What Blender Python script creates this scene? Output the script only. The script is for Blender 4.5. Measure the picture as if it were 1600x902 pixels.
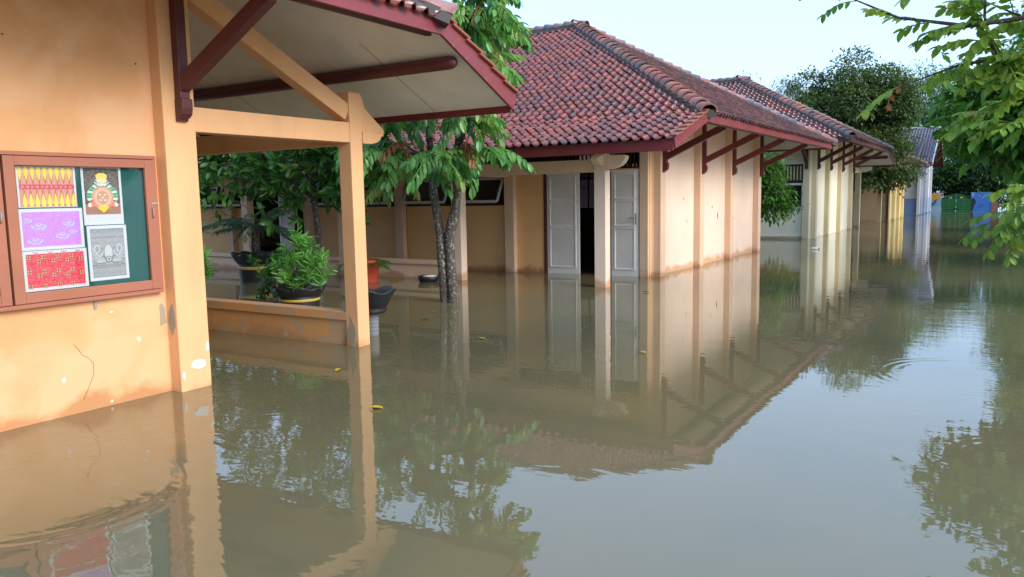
import bpy, math, random
from mathutils import Vector, Matrix
R = math.radians
for o in list(bpy.data.objects): bpy.data.objects.remove(o)
S = bpy.context.scene
COL = S.collection
rnd = random.Random(7)

# ------------------------------------------------------------------ camera
yaw, pitch, roll = -0.5617, 0.1163, 0.01835
fw = Vector((math.sin(yaw)*math.cos(pitch), math.cos(yaw)*math.cos(pitch), -math.sin(pitch)))
r0 = Vector((math.cos(yaw), -math.sin(yaw), 0)); d0 = fw.cross(r0)
rr = math.cos(roll)*r0 + math.sin(roll)*d0; dd = -math.sin(roll)*r0 + math.cos(roll)*d0
cd = bpy.data.cameras.new('camera'); cam = bpy.data.objects.new('camera', cd); COL.objects.link(cam)
cd.sensor_width = 36; cd.lens = 1226/1600*36; cd.clip_end = 3000; cd.clip_start = .05
m = Matrix((rr, -dd, -fw)).transposed().to_4x4(); m.translation = (0, 0, 1.5); cam.matrix_world = m
S.camera = cam

# ------------------------------------------------------------------ world, sun, exposure
SUN_EL, SUN_AZ = R(30), R(-8)          # azimuth measured from +X towards +Y
w = bpy.data.worlds.new('World'); S.world = w; w.use_nodes = True
nt = w.node_tree; nt.nodes.clear()
sky = nt.nodes.new('ShaderNodeTexSky'); sky.sky_type = 'NISHITA'; sky.sun_disc = False
sky.sun_elevation = SUN_EL; sky.sun_rotation = R(90) - SUN_AZ
sky.air_density = 1.0; sky.dust_density = 2.0; sky.ozone_density = 2.0
mx = nt.nodes.new('ShaderNodeMix'); mx.data_type = 'RGBA'; mx.inputs['Factor'].default_value = .62
mx.inputs['B'].default_value = (3.9, 5.7, 8.3, 1)      # thin bright overcast veil
bg = nt.nodes.new('ShaderNodeBackground'); bg.inputs['Strength'].default_value = .11
wo = nt.nodes.new('ShaderNodeOutputWorld')
nt.links.new(sky.outputs[0], mx.inputs['A']); nt.links.new(mx.outputs['Result'], bg.inputs['Color']); nt.links.new(bg.outputs[0], wo.inputs[0])
sd = bpy.data.lights.new('sun', 'SUN'); sd.energy = 1.45; sd.angle = R(34); sd.color = (1, .95, .87)
so = bpy.data.objects.new('sun', sd); COL.objects.link(so)
tosun = Vector((math.cos(SUN_EL)*math.cos(SUN_AZ), math.cos(SUN_EL)*math.sin(SUN_AZ), math.sin(SUN_EL)))
so.rotation_euler = tosun.to_track_quat('Z', 'Y').to_euler(); so.location = (30, 5, 30)
S.view_settings.view_transform = 'Standard'; S.view_settings.look = 'None'; S.view_settings.gamma = 1
S.view_settings.use_curve_mapping = False; S.view_settings.exposure = 1.27
S.render.engine = 'CYCLES'; S.cycles.diffuse_bounces = 6; S.cycles.max_bounces = 12

# ------------------------------------------------------------------ materials
MATS = {}
class NT:
    def __init__(s, name):
        s.m = bpy.data.materials.new(name); s.m.use_nodes = True; s.t = s.m.node_tree; s.t.nodes.clear()
        s.out = s.n('ShaderNodeOutputMaterial'); s.b = s.n('ShaderNodeBsdfPrincipled'); s.l(s.b.outputs[0], s.out.inputs[0])
        MATS[name] = s.m
    def n(s, k, **kw):
        q = s.t.nodes.new(k)
        for a, v in kw.items(): setattr(q, a, v)
        return q
    def l(s, a, b): s.t.links.new(a, b)
    def noise(s, scale, detail=4, rough=.55, vec=None, dist=0):
        q = s.n('ShaderNodeTexNoise'); q.inputs['Scale'].default_value = scale; q.inputs['Detail'].default_value = detail
        q.inputs['Roughness'].default_value = rough; q.inputs['Distortion'].default_value = dist
        if vec: s.l(vec, q.inputs['Vector'])
        return q.outputs['Fac']
    def pos(s, sc=None):
        g = s.n('ShaderNodeNewGeometry').outputs['Position']
        if sc:
            q = s.n('ShaderNodeMapping'); q.inputs['Scale'].default_value = sc; s.l(g, q.inputs['Vector']); return q.outputs[0]
        return g
    def ramp(s, fac, *st, interp='LINEAR'):
        q = s.n('ShaderNodeValToRGB'); e = q.color_ramp.elements; q.color_ramp.interpolation = interp
        while len(e) < len(st): e.new(.5)
        for i, (p, c) in enumerate(st):
            e[i].position = p; e[i].color = (c, c, c, 1) if not isinstance(c, tuple) else (*c, 1)
        s.l(fac, q.inputs[0]); return q.outputs[0]
    def mix(s, fac, a, b, mode='MIX'):
        q = s.n('ShaderNodeMix', data_type='RGBA', blend_type=mode)
        for v, i in ((fac, 'Factor'), (a, 'A'), (b, 'B')):
            if isinstance(v, (int, float)): q.inputs[i].default_value = v
            elif isinstance(v, tuple): q.inputs[i].default_value = (*v, 1)
            else: s.l(v, q.inputs[i])
        return q.outputs['Result']
    def math(s, op, a, b=0, c=0):
        q = s.n('ShaderNodeMath', operation=op)
        for i, v in enumerate((a, b, c)):
            if isinstance(v, (int, float)): q.inputs[i].default_value = v
            else: s.l(v, q.inputs[i])
        return q.outputs[0]
    def z(s):
        q = s.n('ShaderNodeSeparateXYZ'); s.l(s.pos(), q.inputs[0]); return q.outputs['Z']
    def bump(s, h, strength=.3, dist=.01):
        q = s.n('ShaderNodeBump'); q.inputs['Strength'].default_value = strength; q.inputs['Distance'].default_value = dist
        s.l(h, q.inputs['Height']); s.l(q.outputs[0], s.b.inputs['Normal']); return q
    def fin(s, col=None, rough=.7, spec=.4):
        if col is not None:
            if isinstance(col, tuple): s.b.inputs['Base Color'].default_value = (*col, 1)
            else: s.l(col, s.b.inputs['Base Color'])
        if isinstance(rough, (int, float)): s.b.inputs['Roughness'].default_value = rough
        else: s.l(rough, s.b.inputs['Roughness'])
        s.b.inputs['Specular IOR Level'].default_value = spec
        return s.m

def mul(c, k): return tuple(x*k for x in c)
def plaster(name, col, wet, wetz=.16, patch=0.0, patchcol=(.62, .58, .52), dirt=.4, fade=None):
    q = NT(name); p = q.pos()
    big = q.noise(.9, 5, .6, p); fine = q.noise(9, 5, .7, p); st = q.noise(1.0, 5, .65, q.pos((2.6, 2.6, .35)))
    c = q.mix(q.ramp(big, (.3, 0.0), (.7, 1.0)), mul(col, .9), mul(col, 1.06))
    if fade: c = q.mix(q.ramp(q.noise(1.5, 4, .5, p, .5), (.46, 0.), (.58, .75)), c, fade)
    c = q.mix(q.math('MULTIPLY', q.ramp(st, (.55, 0.), (.8, 1.)), dirt), c, mul(col, .62))
    # tide mark: ragged wet band above the flood water
    zz = q.math('ADD', q.z(), q.math('MULTIPLY', q.math('SUBTRACT', q.noise(2.2, 5, .6, p), .5), .45))
    wetf = q.n('ShaderNodeMapRange'); wetf.inputs['From Min'].default_value = wetz; wetf.inputs['From Max'].default_value = wetz-.09
    q.l(zz, wetf.inputs['Value'])
    c = q.mix(wetf.outputs[0], c, wet)
    if patch:
        pf = q.ramp(q.noise(3.1, 3, .5, q.pos((1, 1, .8))), (.70-patch, 0.), (.715-patch, 1.))
        lowz = q.n('ShaderNodeMapRange'); lowz.inputs['From Min'].default_value = 1.1; lowz.inputs['From Max'].default_value = .7; q.l(q.z(), lowz.inputs['Value'])
        c = q.mix(q.math('MULTIPLY', pf, lowz.outputs[0]), c, patchcol)
    c = q.mix(q.math('MULTIPLY', q.ramp(fine, (.62, 0.), (.75, 1.)), .18), c, mul(col, .7))
    q.bump(q.math('ADD', q.math('MULTIPLY', big, .7), q.math('MULTIPLY', fine, .3)), .5, .025)
    return q.fin(c, q.ramp(fine, (.2, .5), (.8, .75)), .35)
plaster('orange_wall', (.70, .36, .155), (.50, .23, .095), .11, .0, dirt=.12, fade=(.75, .43, .23))
plaster('orange_post', (.74, .41, .20), (.55, .27, .11), .07, .012)
plaster('orange_ledge', (.68, .34, .13), (.46, .25, .12), .10, .2, (.52, .33, .19))
plaster('peach_wall', (.86, .65, .51), (.64, .36, .21), .15, .0)
plaster('peach_shaded', (.76, .52, .36), (.52, .27, .15), .12, .0)  # same peach as the wall, with shade on posts put into the colour
plaster('ochre_wall', (.85, .50, .22), (.44, .21, .09), .10, .0)
plaster('cream_wall', (.82, .77, .62), (.6, .52, .36), .06, .0)
plaster('cream_shaded', (.66, .55, .36), (.45, .36, .2), .1, .0)  # cream paint too, its tan is shading put into the colour
plaster('yellow_wall', (.78, .62, .30), (.55, .42, .2), .1, .0)
plaster('yellow_shaded', (.46, .33, .2), (.35, .25, .15), .1, .0)  # veranda side of the yellow block, shade mixed into the colour
plaster('white_wall', (.62, .62, .66), (.2, .3, .5), .1, .0)
plaster('blue_dado', (.18, .27, .50), (.15, .2, .36), .1, .0)

def paint(name, col, rough=.4, wear=.2, wearcol=None, spec=.45, sc=1.):
    q = NT(name); p = q.pos(); a = q.noise(2.2*sc, 5, .6, p); b = q.noise(14*sc, 4, .7, p)
    c = q.mix(a, mul(col, .8), mul(col, 1.18))
    if wear: c = q.mix(q.math('MULTIPLY', q.ramp(b, (.6, 0.), (.72, 1.)), wear), c, wearcol or mul(col, .5))
    q.bump(b, .2, .006); return q.fin(c, q.ramp(a, (.3, rough-.06), (.7, rough+.12)), spec)
paint('maroon', (.16, .024, .026), .36, .25)
paint('maroon_dark', (.10, .022, .022), .4, .2)
paint('fascia', (.21, .04, .044), .4, .3, (.5, .33, .30))  # maroon again, paler where sun strikes the side boards; sunlight in the colour
paint('soffit', (.80, .75, .66), .75, .25, (.30, .25, .2))
paint('frame_brown', (.36, .13, .075), .45, .3, (.22, .07, .04))
paint('felt_green', (.006, .085, .075), .8, .2)
paint('door_white', (.80, .77, .73), .45, .35, (.38, .33, .28))
paint('door_shaded', (.70, .66, .62), .45, .3, (.36, .31, .27))  # door white darkened so the panels look sunk; recess shade in the colour
paint('window_white', (.66, .66, .66), .4, .1)
paint('dark_wood', (.035, .014, .012), .5, .1)
paint('room_shaded', (.10, .075, .06), .8, .1)  # classroom walls, with the gloom of the unlit room put into the colour
paint('paper', (.80, .80, .82), .7, .1, (.66, .66, .7))
paint('steel', (.3, .28, .26), .3, .2)
paint('rubber', (.018, .018, .02), .42, .4, (.05, .048, .045))
paint('grey_rubber', (.045, .045, .05), .5, .4, (.12, .12, .12))
paint('gold', (.55, .38, .08), .45, .35, (.2, .12, .03))
paint('red_pot', (.42, .055, .03), .5, .3, (.25, .04, .025))
paint('soil', (.05, .032, .02), .9, .2)
paint('plastic_white', (.75, .75, .75), .4, .1)
paint('gate_green', (.025, .17, .05), .4, .3, (.01, .1, .03))
paint('gate_deep', (.008, .07, .02), .5, .2)
paint('brick_brown', (.25, .11, .07), .8, .3)
paint('black_paint', (.01, .01, .015), .5, .1)
paint('cement_grey', (.17, .17, .18), .7, .4, (.08, .08, .085))
paint('cement', (.075, .066, .064), .9, .4, (.04, .036, .036))
paint('lime', (.62, .57, .52), .8, .2)
paint('lime_grey', (.36, .29, .20), .85, .3)
paint('lime_warm', (.76, .62, .45), .8, .2)
paint('verge', (.27, .085, .045), .5, .3, (.12, .05, .035))
paint('deck', (.11, .04, .035), .8, .2)
paint('ceiling_shaded', (.10, .07, .05), .8, .2)  # ceiling colour carries the same indoor shade

q = NT('art'); a = q.n('ShaderNodeVertexColor', layer_name='Col')
q.fin(q.mix(q.math('MULTIPLY', q.ramp(q.noise(60, 4, .7, q.pos()), (.45, 0.), (.7, 1.)), .16), a.outputs[0], (.8, .78, .75)), .75, .25)

def tilemat(name, k, rough, spec, coat):
    q = NT(name); a = q.n('ShaderNodeVertexColor', layer_name='Col'); p = q.pos()
    c = q.mix(q.math('MULTIPLY', q.ramp(q.noise(17, 4, .7, p), (.48, 0.), (.68, 1.)), .5), a.outputs[0], (.045, .028, .026))
    c = q.mix(q.math('MULTIPLY', q.ramp(q.noise(.9, 5, .6, p), (.48, 0.), (.72, 1.)), k), c, (.05, .040, .042))
    q.bump(q.noise(40, 3, .6, p), .25, .004)
    q.fin(c, q.ramp(q.noise(3.5, 3, .6, p), (.3, rough), (.7, rough+.15)), spec)
    q.b.inputs['Coat Weight'].default_value = coat; q.b.inputs['Coat Roughness'].default_value = .16
tilemat('tile', .6, .28, .5, .8)
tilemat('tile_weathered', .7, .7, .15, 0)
q = NT('bark'); p = q.pos((14, 14, 3)); n1 = q.noise(2.2, 6, .7, p); n2 = q.noise(26, 4, .65, q.pos())
c = q.mix(n1, (.028, .022, .018), (.13, .105, .085)); c = q.mix(q.ramp(n2, (.54, 0.), (.62, 1.)), c, (.30, .28, .25))
q.bump(n1, .8, .02); q.fin(c, .85, .2)

def leafmat(name, a_, b_, c_=None, rough=.38, trans=.32):
    q = NT(name); a = q.n('ShaderNodeVertexColor', layer_name='Col'); oi = q.n('ShaderNodeObjectInfo')
    sp = q.n('ShaderNodeSeparateColor'); q.l(a.outputs[0], sp.inputs[0])
    f = q.math('MULTIPLY', q.math('ADD', sp.outputs[0], oi.outputs['Random']), .5)
    col = q.ramp(f, (.15, a_), (.62, b_), (.95, c_ or b_))
    tr = q.n('ShaderNodeBsdfTranslucent'); q.l(q.mix(1., col, (1.0, 1.0, .45), 'MULTIPLY'), tr.inputs[0])
    ms = q.n('ShaderNodeMixShader'); ms.inputs[0].default_value = trans
    q.fin(col, rough, .45); q.l(q.b.outputs[0], ms.inputs[1]); q.l(tr.outputs[0], ms.inputs[2]); q.l(ms.outputs[0], q.out.inputs[0])
leafmat('leaf_matoa', (.06, .20, .05), (.16, .38, .09), (.38, .42, .12), .3, .42)
leafmat('leaf_jambu', (.03, .11, .02), (.075, .22, .04), (.18, .26, .05), .32, .35)
leafmat('leaf_right', (.12, .25, .035), (.24, .40, .06), (.38, .42, .09), .42, .5)
leafmat('leaf_rightdark', (.04, .14, .022), (.12, .29, .045), (.22, .34, .06), .4, .4)
leafmat('leaf_big', (.07, .13, .04), (.16, .20, .07), (.30, .25, .12), .55, .38)
leafmat('leaf_bamboo', (.08, .17, .06), (.15, .28, .10), (.2, .32, .14), .5, .5)
leafmat('leaf_far_glare', (.12, .17, .14), (.2, .27, .2), (.24, .3, .22), .6, .4)  # sky glare on distant crowns put into the leaf colour as paleness
leafmat('leaf_bank', (.04, .12, .022), (.10, .23, .045), (.18, .28, .06), .45, .4)
leafmat('leaf_dark', (.018, .055, .012), (.045, .115, .022), (.08, .15, .03), .5, .3)
leafmat('leaf_bright', (.09, .30, .05), (.18, .46, .09), (.30, .52, .12), .4, .38)
leafmat('leaf_cycad', (.035, .11, .05), (.08, .19, .09), (.13, .23, .12), .35, .2)
leafmat('leaf_yellow', (.5, .33, .02), (.6, .42, .04), (.4, .3, .05), .5, .2)
leafmat('leaf_rust', (.22, .07, .025), (.3, .12, .03), (.34, .2, .05), .5, .3)

q = NT('glass'); fr = q.n('ShaderNodeFresnel'); fr.inputs[0].default_value = 1.35
gl = q.n('ShaderNodeBsdfGlossy'); gl.inputs['Roughness'].default_value = .03; tp = q.n('ShaderNodeBsdfTransparent'); tp.inputs[0].default_value = (.95, .97, .97, 1)
ms = q.n('ShaderNodeMixShader'); q.l(fr.outputs[0], ms.inputs[0]); q.l(tp.outputs[0], ms.inputs[1]); q.l(gl.outputs[0], ms.inputs[2]); q.l(ms.outputs[0], q.out.inputs[0])

# muddy flood water: opaque silt below a smooth, slightly rippled surface
q = NT('flood_water'); p = q.pos()
mud = q.mix(q.ramp(q.noise(.3, 5, .6, q.pos((1., .45, 1)), 1.2), (.35, 0.), (.65, 1.)), (.178, .140, .068), (.124, .115, .066))
calm = q.ramp(q.noise(.16, 3, .55, q.pos((1, 1, 1))), (.42, .12), (.66, 1.))
h1 = q.noise(2.6, 3, .55, q.pos((.8, 1.5, 1)), .3); h2 = q.noise(9, 2, .5, q.pos((1, 1.3, 1)), .2)
h = q.math('MULTIPLY', q.math('ADD', q.math('MULTIPLY', h1, .75), q.math('MULTIPLY', h2, .14)), calm)
def ring(cx, cy, k, r1, wd, amp):
    sx = q.n('ShaderNodeVectorMath', operation='DISTANCE'); q.l(p, sx.inputs[0]); sx.inputs[1].default_value = (cx, cy, 0)
    d = sx.outputs['Value']
    env = q.math('POWER', 2.718, q.math('MULTIPLY', -1, q.math('POWER', q.math('DIVIDE', q.math('SUBTRACT', d, r1), wd), 2)))
    return q.math('MULTIPLY', q.math('MULTIPLY', q.math('SINE', q.math('MULTIPLY', d, k)), env), amp)
for a in ((-4.15, 2.05, 70, .62, .10, .055), (-4.15, 2.05, 60, .98, .10, .035), (-4.75, 4.0, 80, .5, .1, .03), (-4.2, 4.6, 90, .35, .09, .03),
          (.25, 5.0, 80, .4, .1, .05), (-.2, 7.2, 70, .6, .12, .05)):
    h = q.math('ADD', h, ring(*a))
sy = q.n('ShaderNodeSeparateXYZ'); q.l(p, sy.inputs[0]); wind = q.n('ShaderNodeMapRange'); wind.inputs['From Min'].default_value = 9; wind.inputs['From Max'].default_value = 30; q.l(sy.outputs['Y'], wind.inputs['Value'])
h = q.math('ADD', h, q.math('MULTIPLY', q.math('MULTIPLY', q.noise(3.4, 3, .5, q.pos((.55, 1.5, 1)), .3), wind.outputs[0]), .9))
q.bump(h, .10, .05)
q.fin(mud, .015, .5); q.b.inputs['IOR'].default_value = 1.66
q = NT('mud'); q.fin(q.mix(q.noise(.8, 5, .6, q.pos()), (.10, .075, .045), (.16, .12, .075)), .9, .2)

# ------------------------------------------------------------------ mesh helpers
class MB:
    """collects faces in world space; build() links them as one mesh, local to the base of the thing"""
    def __init__(s): s.v = []; s.f = []; s.c = []; s.col = (1, 1, 1); s.smooth = False; s.sm = []
    def face(s, idx): s.f.append(tuple(idx)); s.c.append(s.col); s.sm.append(s.smooth)
    def poly(s, pts):
        n = len(s.v); s.v += [Vector(p) for p in pts]; s.face(range(n, n+len(pts)))
    def hexa(s, P):
        n = len(s.v); s.v += [Vector(p) for p in P]
        for f in ((0, 3, 2, 1), (4, 5, 6, 7), (0, 1, 5, 4), (1, 2, 6, 5), (2, 3, 7, 6), (3, 0, 4, 7)): s.face([n+i for i in f])
    def box(s, x0, x1, y0, y1, z0, z1):
        s.hexa([(x0, y0, z0), (x1, y0, z0), (x1, y1, z0), (x0, y1, z0), (x0, y0, z1), (x1, y0, z1), (x1, y1, z1), (x0, y1, z1)]); return s
    def beam(s, a, b, wd, ht, up=(0, 0, 1)):
        a, b = Vector(a), Vector(b); d = (b-a).normalized(); sd_ = d.cross(Vector(up)).normalized(); u = sd_.cross(d)
        o = [(-wd/2*sd_ - ht/2*u), (wd/2*sd_ - ht/2*u), (wd/2*sd_ + ht/2*u), (-wd/2*sd_ + ht/2*u)]
        s.hexa([a+k for k in o] + [b+k for k in o]); return s
    def prism(s, pts, vec):
        """extrude a planar outline (any convexity) along vec"""
        vec = Vector(vec); n = len(s.v); k = len(pts); s.v += [Vector(p) for p in pts] + [Vector(p)+vec for p in pts]
        s.face(range(n+k-1, n-1, -1)); s.face(range(n+k, n+2*k))
        for i in range(k): j = (i+1) % k; s.face((n+i, n+j, n+k+j, n+k+i))
        return s
    def tube(s, pts, rad, seg=8, cap=True):
        pts = [Vector(p) for p in pts]; rings = []; s.smooth = True
        for i, p in enumerate(pts):
            d = (pts[min(i+1, len(pts)-1)] - pts[max(i-1, 0)]).normalized()
            a = d.cross(Vector((0, 0, 1)) if abs(d.z) < .9 else Vector((0, 1, 0))).normalized(); b = d.cross(a)
            r = rad[i] if isinstance(rad, (list, tuple)) else rad
            n = len(s.v); s.v += [p + r*(math.cos(t)*a + math.sin(t)*b) for t in (2*math.pi*k/seg for k in range(seg))]; rings.append(n)
        for n0, n1 in zip(rings, rings[1:]):
            for k in range(seg): j = (k+1) % seg; s.face((n0+k, n0+j, n1+j, n1+k))
        s.smooth = False
        if cap: s.face(range(rings[0]+seg-1, rings[0]-1, -1)); s.face(range(rings[-1], rings[-1]+seg))
        return s
    def lathe(s, cx, cy, prof, seg=28, wob=None):
        """prof: list of (r, z); wob(theta, i) -> (radius factor, dz)"""
        rings = []; s.smooth = True
        for i, (r, z) in enumerate(prof):
            n = len(s.v); rings.append(n)
            for k in range(seg):
                t = 2*math.pi*k/seg; fr_, dz = wob(t, i) if wob else (1, 0)
                s.v.append(Vector((cx + r*fr_*math.cos(t), cy + r*fr_*math.sin(t), z+dz)))
        for n0, n1 in zip(rings, rings[1:]):
            for k in range(seg): j = (k+1) % seg; s.face((n0+k, n0+j, n1+j, n1+k))
        s.smooth = False; return s
    def mesh(s, name, base=(0, 0, 0)):
        b = Vector(base); me = bpy.data.meshes.new(name); me.from_pydata([v-b for v in s.v], [], s.f)
        at = me.color_attributes.new('Col', 'FLOAT_COLOR', 'CORNER'); buf = []
        for f, c in zip(s.f, s.c): buf += [c[0], c[1], c[2], 1.]*len(f)
        at.data.foreach_set('color', buf)
        me.polygons.foreach_set('use_smooth', s.sm); me.update(); return me
    def build(s, name, mat, parent=None, bevel=0):
        base = parent.get('_b') if parent else None
        base = tuple(base) if base is not None else (0, 0, 0)
        me = s.mesh(name, base); me.materials.append(MATS[mat])
        o = bpy.data.objects.new(name, me); COL.objects.link(o)
        if parent: o.parent = parent
        BASES[o.name] = base
        if parent: o['_b'] = base
        if bevel:
            md = o.modifiers.new('bevel', 'BEVEL'); md.width = bevel; md.segments = 2; md.limit_method = 'ANGLE'; md.angle_limit = R(50)
        return o
BASES = {}
def thing(name, loc, label, cat, group=None):
    o = bpy.data.objects.new(name, None); o.empty_display_size = .2; COL.objects.link(o); o.location = loc
    o['label'] = label; o['category'] = cat; o['_b'] = tuple(loc)
    if group: o['group'] = group
    return o
def tag(o, label, cat, group=None):
    o['label'] = label; o['category'] = cat
    if group: o['group'] = group
    return o
def place(name, me, parent, mat4):
    o = bpy.data.objects.new(name, me); COL.objects.link(o)
    if parent:
        o.parent = parent; b = parent.get('_b'); mat4 = Matrix.Translation(-Vector(b)) @ mat4 if b is not None else mat4
    o.matrix_basis = mat4; return o

# ------------------------------------------------------------------ ground and water
g = MB().box(-600, 600, -600, 900, -1.2, -.62).build('ground', 'mud'); g['kind'] = 'structure'
g = MB(); g.poly([(-600, -600, 0), (600, -600, 0), (600, 900, 0), (-600, 900, 0)]); g = g.build('flood_water', 'flood_water'); g['kind'] = 'structure'

# ------------------------------------------------------------------ roof tiles
TW, TL = .166, .195
TILE_COLS = [(.25, .040, .022), (.21, .033, .02), (.29, .052, .027), (.15, .027, .018), (.125, .027, .02), (.22, .043, .025), (.10, .025, .021), (.195, .035, .019)]
PROF = [(0, .002), (.014, .034), (.038, .048), (.062, .034), (.078, .0), (.125, -.008), (TW+.003, .004)]
def tile_geo(mb, M4, col):
    n = len(mb.v); mb.col = col
    fr = [M4 @ Vector((x, -.004, z+.030)) for x, z in PROF]; bk = [M4 @ Vector((x, TL+.03, z+.004)) for x, z in PROF]
    lo = [M4 @ Vector((x, -.002, z+.012)) for x, z in PROF]
    mb.v += fr + bk + lo; k = len(PROF)
    mb.smooth = True
    for i in range(k-1): mb.face((n+i, n+i+1, n+k+i+1, n+k+i))
    mb.smooth = False
    for i in range(k-1): mb.face((n+2*k+i, n+2*k+i+1, n+i+1, n+i))
TILE_MESH = []
for c in TILE_COLS:
    b = MB(); tile_geo(b, Matrix.Identity(4), c); me = b.mesh('tile'); me.materials.append(MATS['tile']); TILE_MESH.append(me)
def inside(pt, poly):
    x, y = pt; r = False; j = len(poly)-1
    for i in range(len(poly)):
        xi, yi = poly[i]; xj, yj = poly[j]
        if (yi > y) != (yj > y) and x < (xj-xi)*(y-yi)/(yj-yi)+xi: r = not r
        j = i
    return r
def tile_frames(poly, U):
    """tile matrices filling a planar roof polygon; poly[0] lies on the eave"""
    P = [Vector(p) for p in poly]; U = Vector(U).normalized(); N = None
    N = (P[1]-P[0]).cross(P[2]-P[0]).normalized()
    if N.z < 0: N = -N
    V = N.cross(U).normalized(); O = P[0]
    uv = [((p-O).dot(U), (p-O).dot(V)) for p in P]
    us = [a for a, _ in uv]; vs = [b for _, b in uv]; out = []
    v = min(vs)-.06; row = 0
    while v < max(vs)-.02:
        u = math.floor(min(us)/TW)*TW; wav = .008*math.sin(row*1.7)
        while u < max(us):
            if inside((u+TW/2, max(v+TL/2, min(vs)+.01)), uv):
                j = rnd.uniform(-.007, .007)+wav
                M4 = Matrix((U, V, N)).transposed().to_4x4(); M4.translation = O + U*(u+j) + V*(v+rnd.uniform(-.009, .009)+.012*math.sin(u*1.3+row*.2)) + N*rnd.uniform(.012, .020)
                out.append(M4)
            u += TW
        v += TL; row += 1
    return out
def tile_col(M4, warm=1., tone=(1, 1, 1)):
    c = rnd.choice(TILE_COLS); return tuple(a*b for a, b in zip(c, tone))

def cap_run(parent, a, b, rad=.115, step=.27, name='ridge_tile', cement=True):
    """half-round caps laid up a hip or along a ridge, each overlapping the next; mortar fillet below"""
    a, b = Vector(a), Vector(b); L = (b-a).length; d = (b-a).normalized(); sd_ = d.cross(Vector((0, 0, 1))).normalized(); up = sd_.cross(d)
    n = int(L/step); base = parent['_b']
    M0 = Matrix((sd_, d, up)).transposed().to_4x4()
    for i in range(n+1):
        M4 = M0.copy(); M4.translation = a + d*(i*step) + up*rnd.uniform(-.006, .006)
        o = place(name, CAPM[rnd.randrange(len(CAPM))], parent, M4)
    if cement:
        mb = MB(); mb.prism([a + sd_*x + up*z for x, z in ((-.165, -.06), (.165, -.06), (.135, .05), (-.135, .05))], d*L)
        mb.build('mortar', 'cement', parent)
CAPM = []
for c in ((.36, .12, .085), (.30, .09, .06), (.26, .10, .08), (.16, .085, .075), (.10, .075, .07), (.33, .14, .11)):
    b = MB(); b.col = c; K = 7; ang = [math.pi*k/K for k in range(K+1)]
    fr = [Vector((.15*math.cos(t), -.02, .04+.128*math.sin(t))) for t in ang]; bk = [Vector((.125*math.cos(t), .30, .015+.102*math.sin(t))) for t in ang]
    lo = [Vector((.122*math.cos(t), -.018, .04+.10*math.sin(t))) for t in ang]
    n = 0; b.v += fr+bk+lo; b.smooth = True
    for i in range(K): b.face((i, K+1+i, K+2+i, i+1))
    b.smooth = False
    for i in range(K): b.face((i, i+1, 2*K+3+i, 2*K+2+i))
    me = b.mesh('ridge_tile'); me.materials.append(MATS['tile']); CAPM.append(me)

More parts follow.
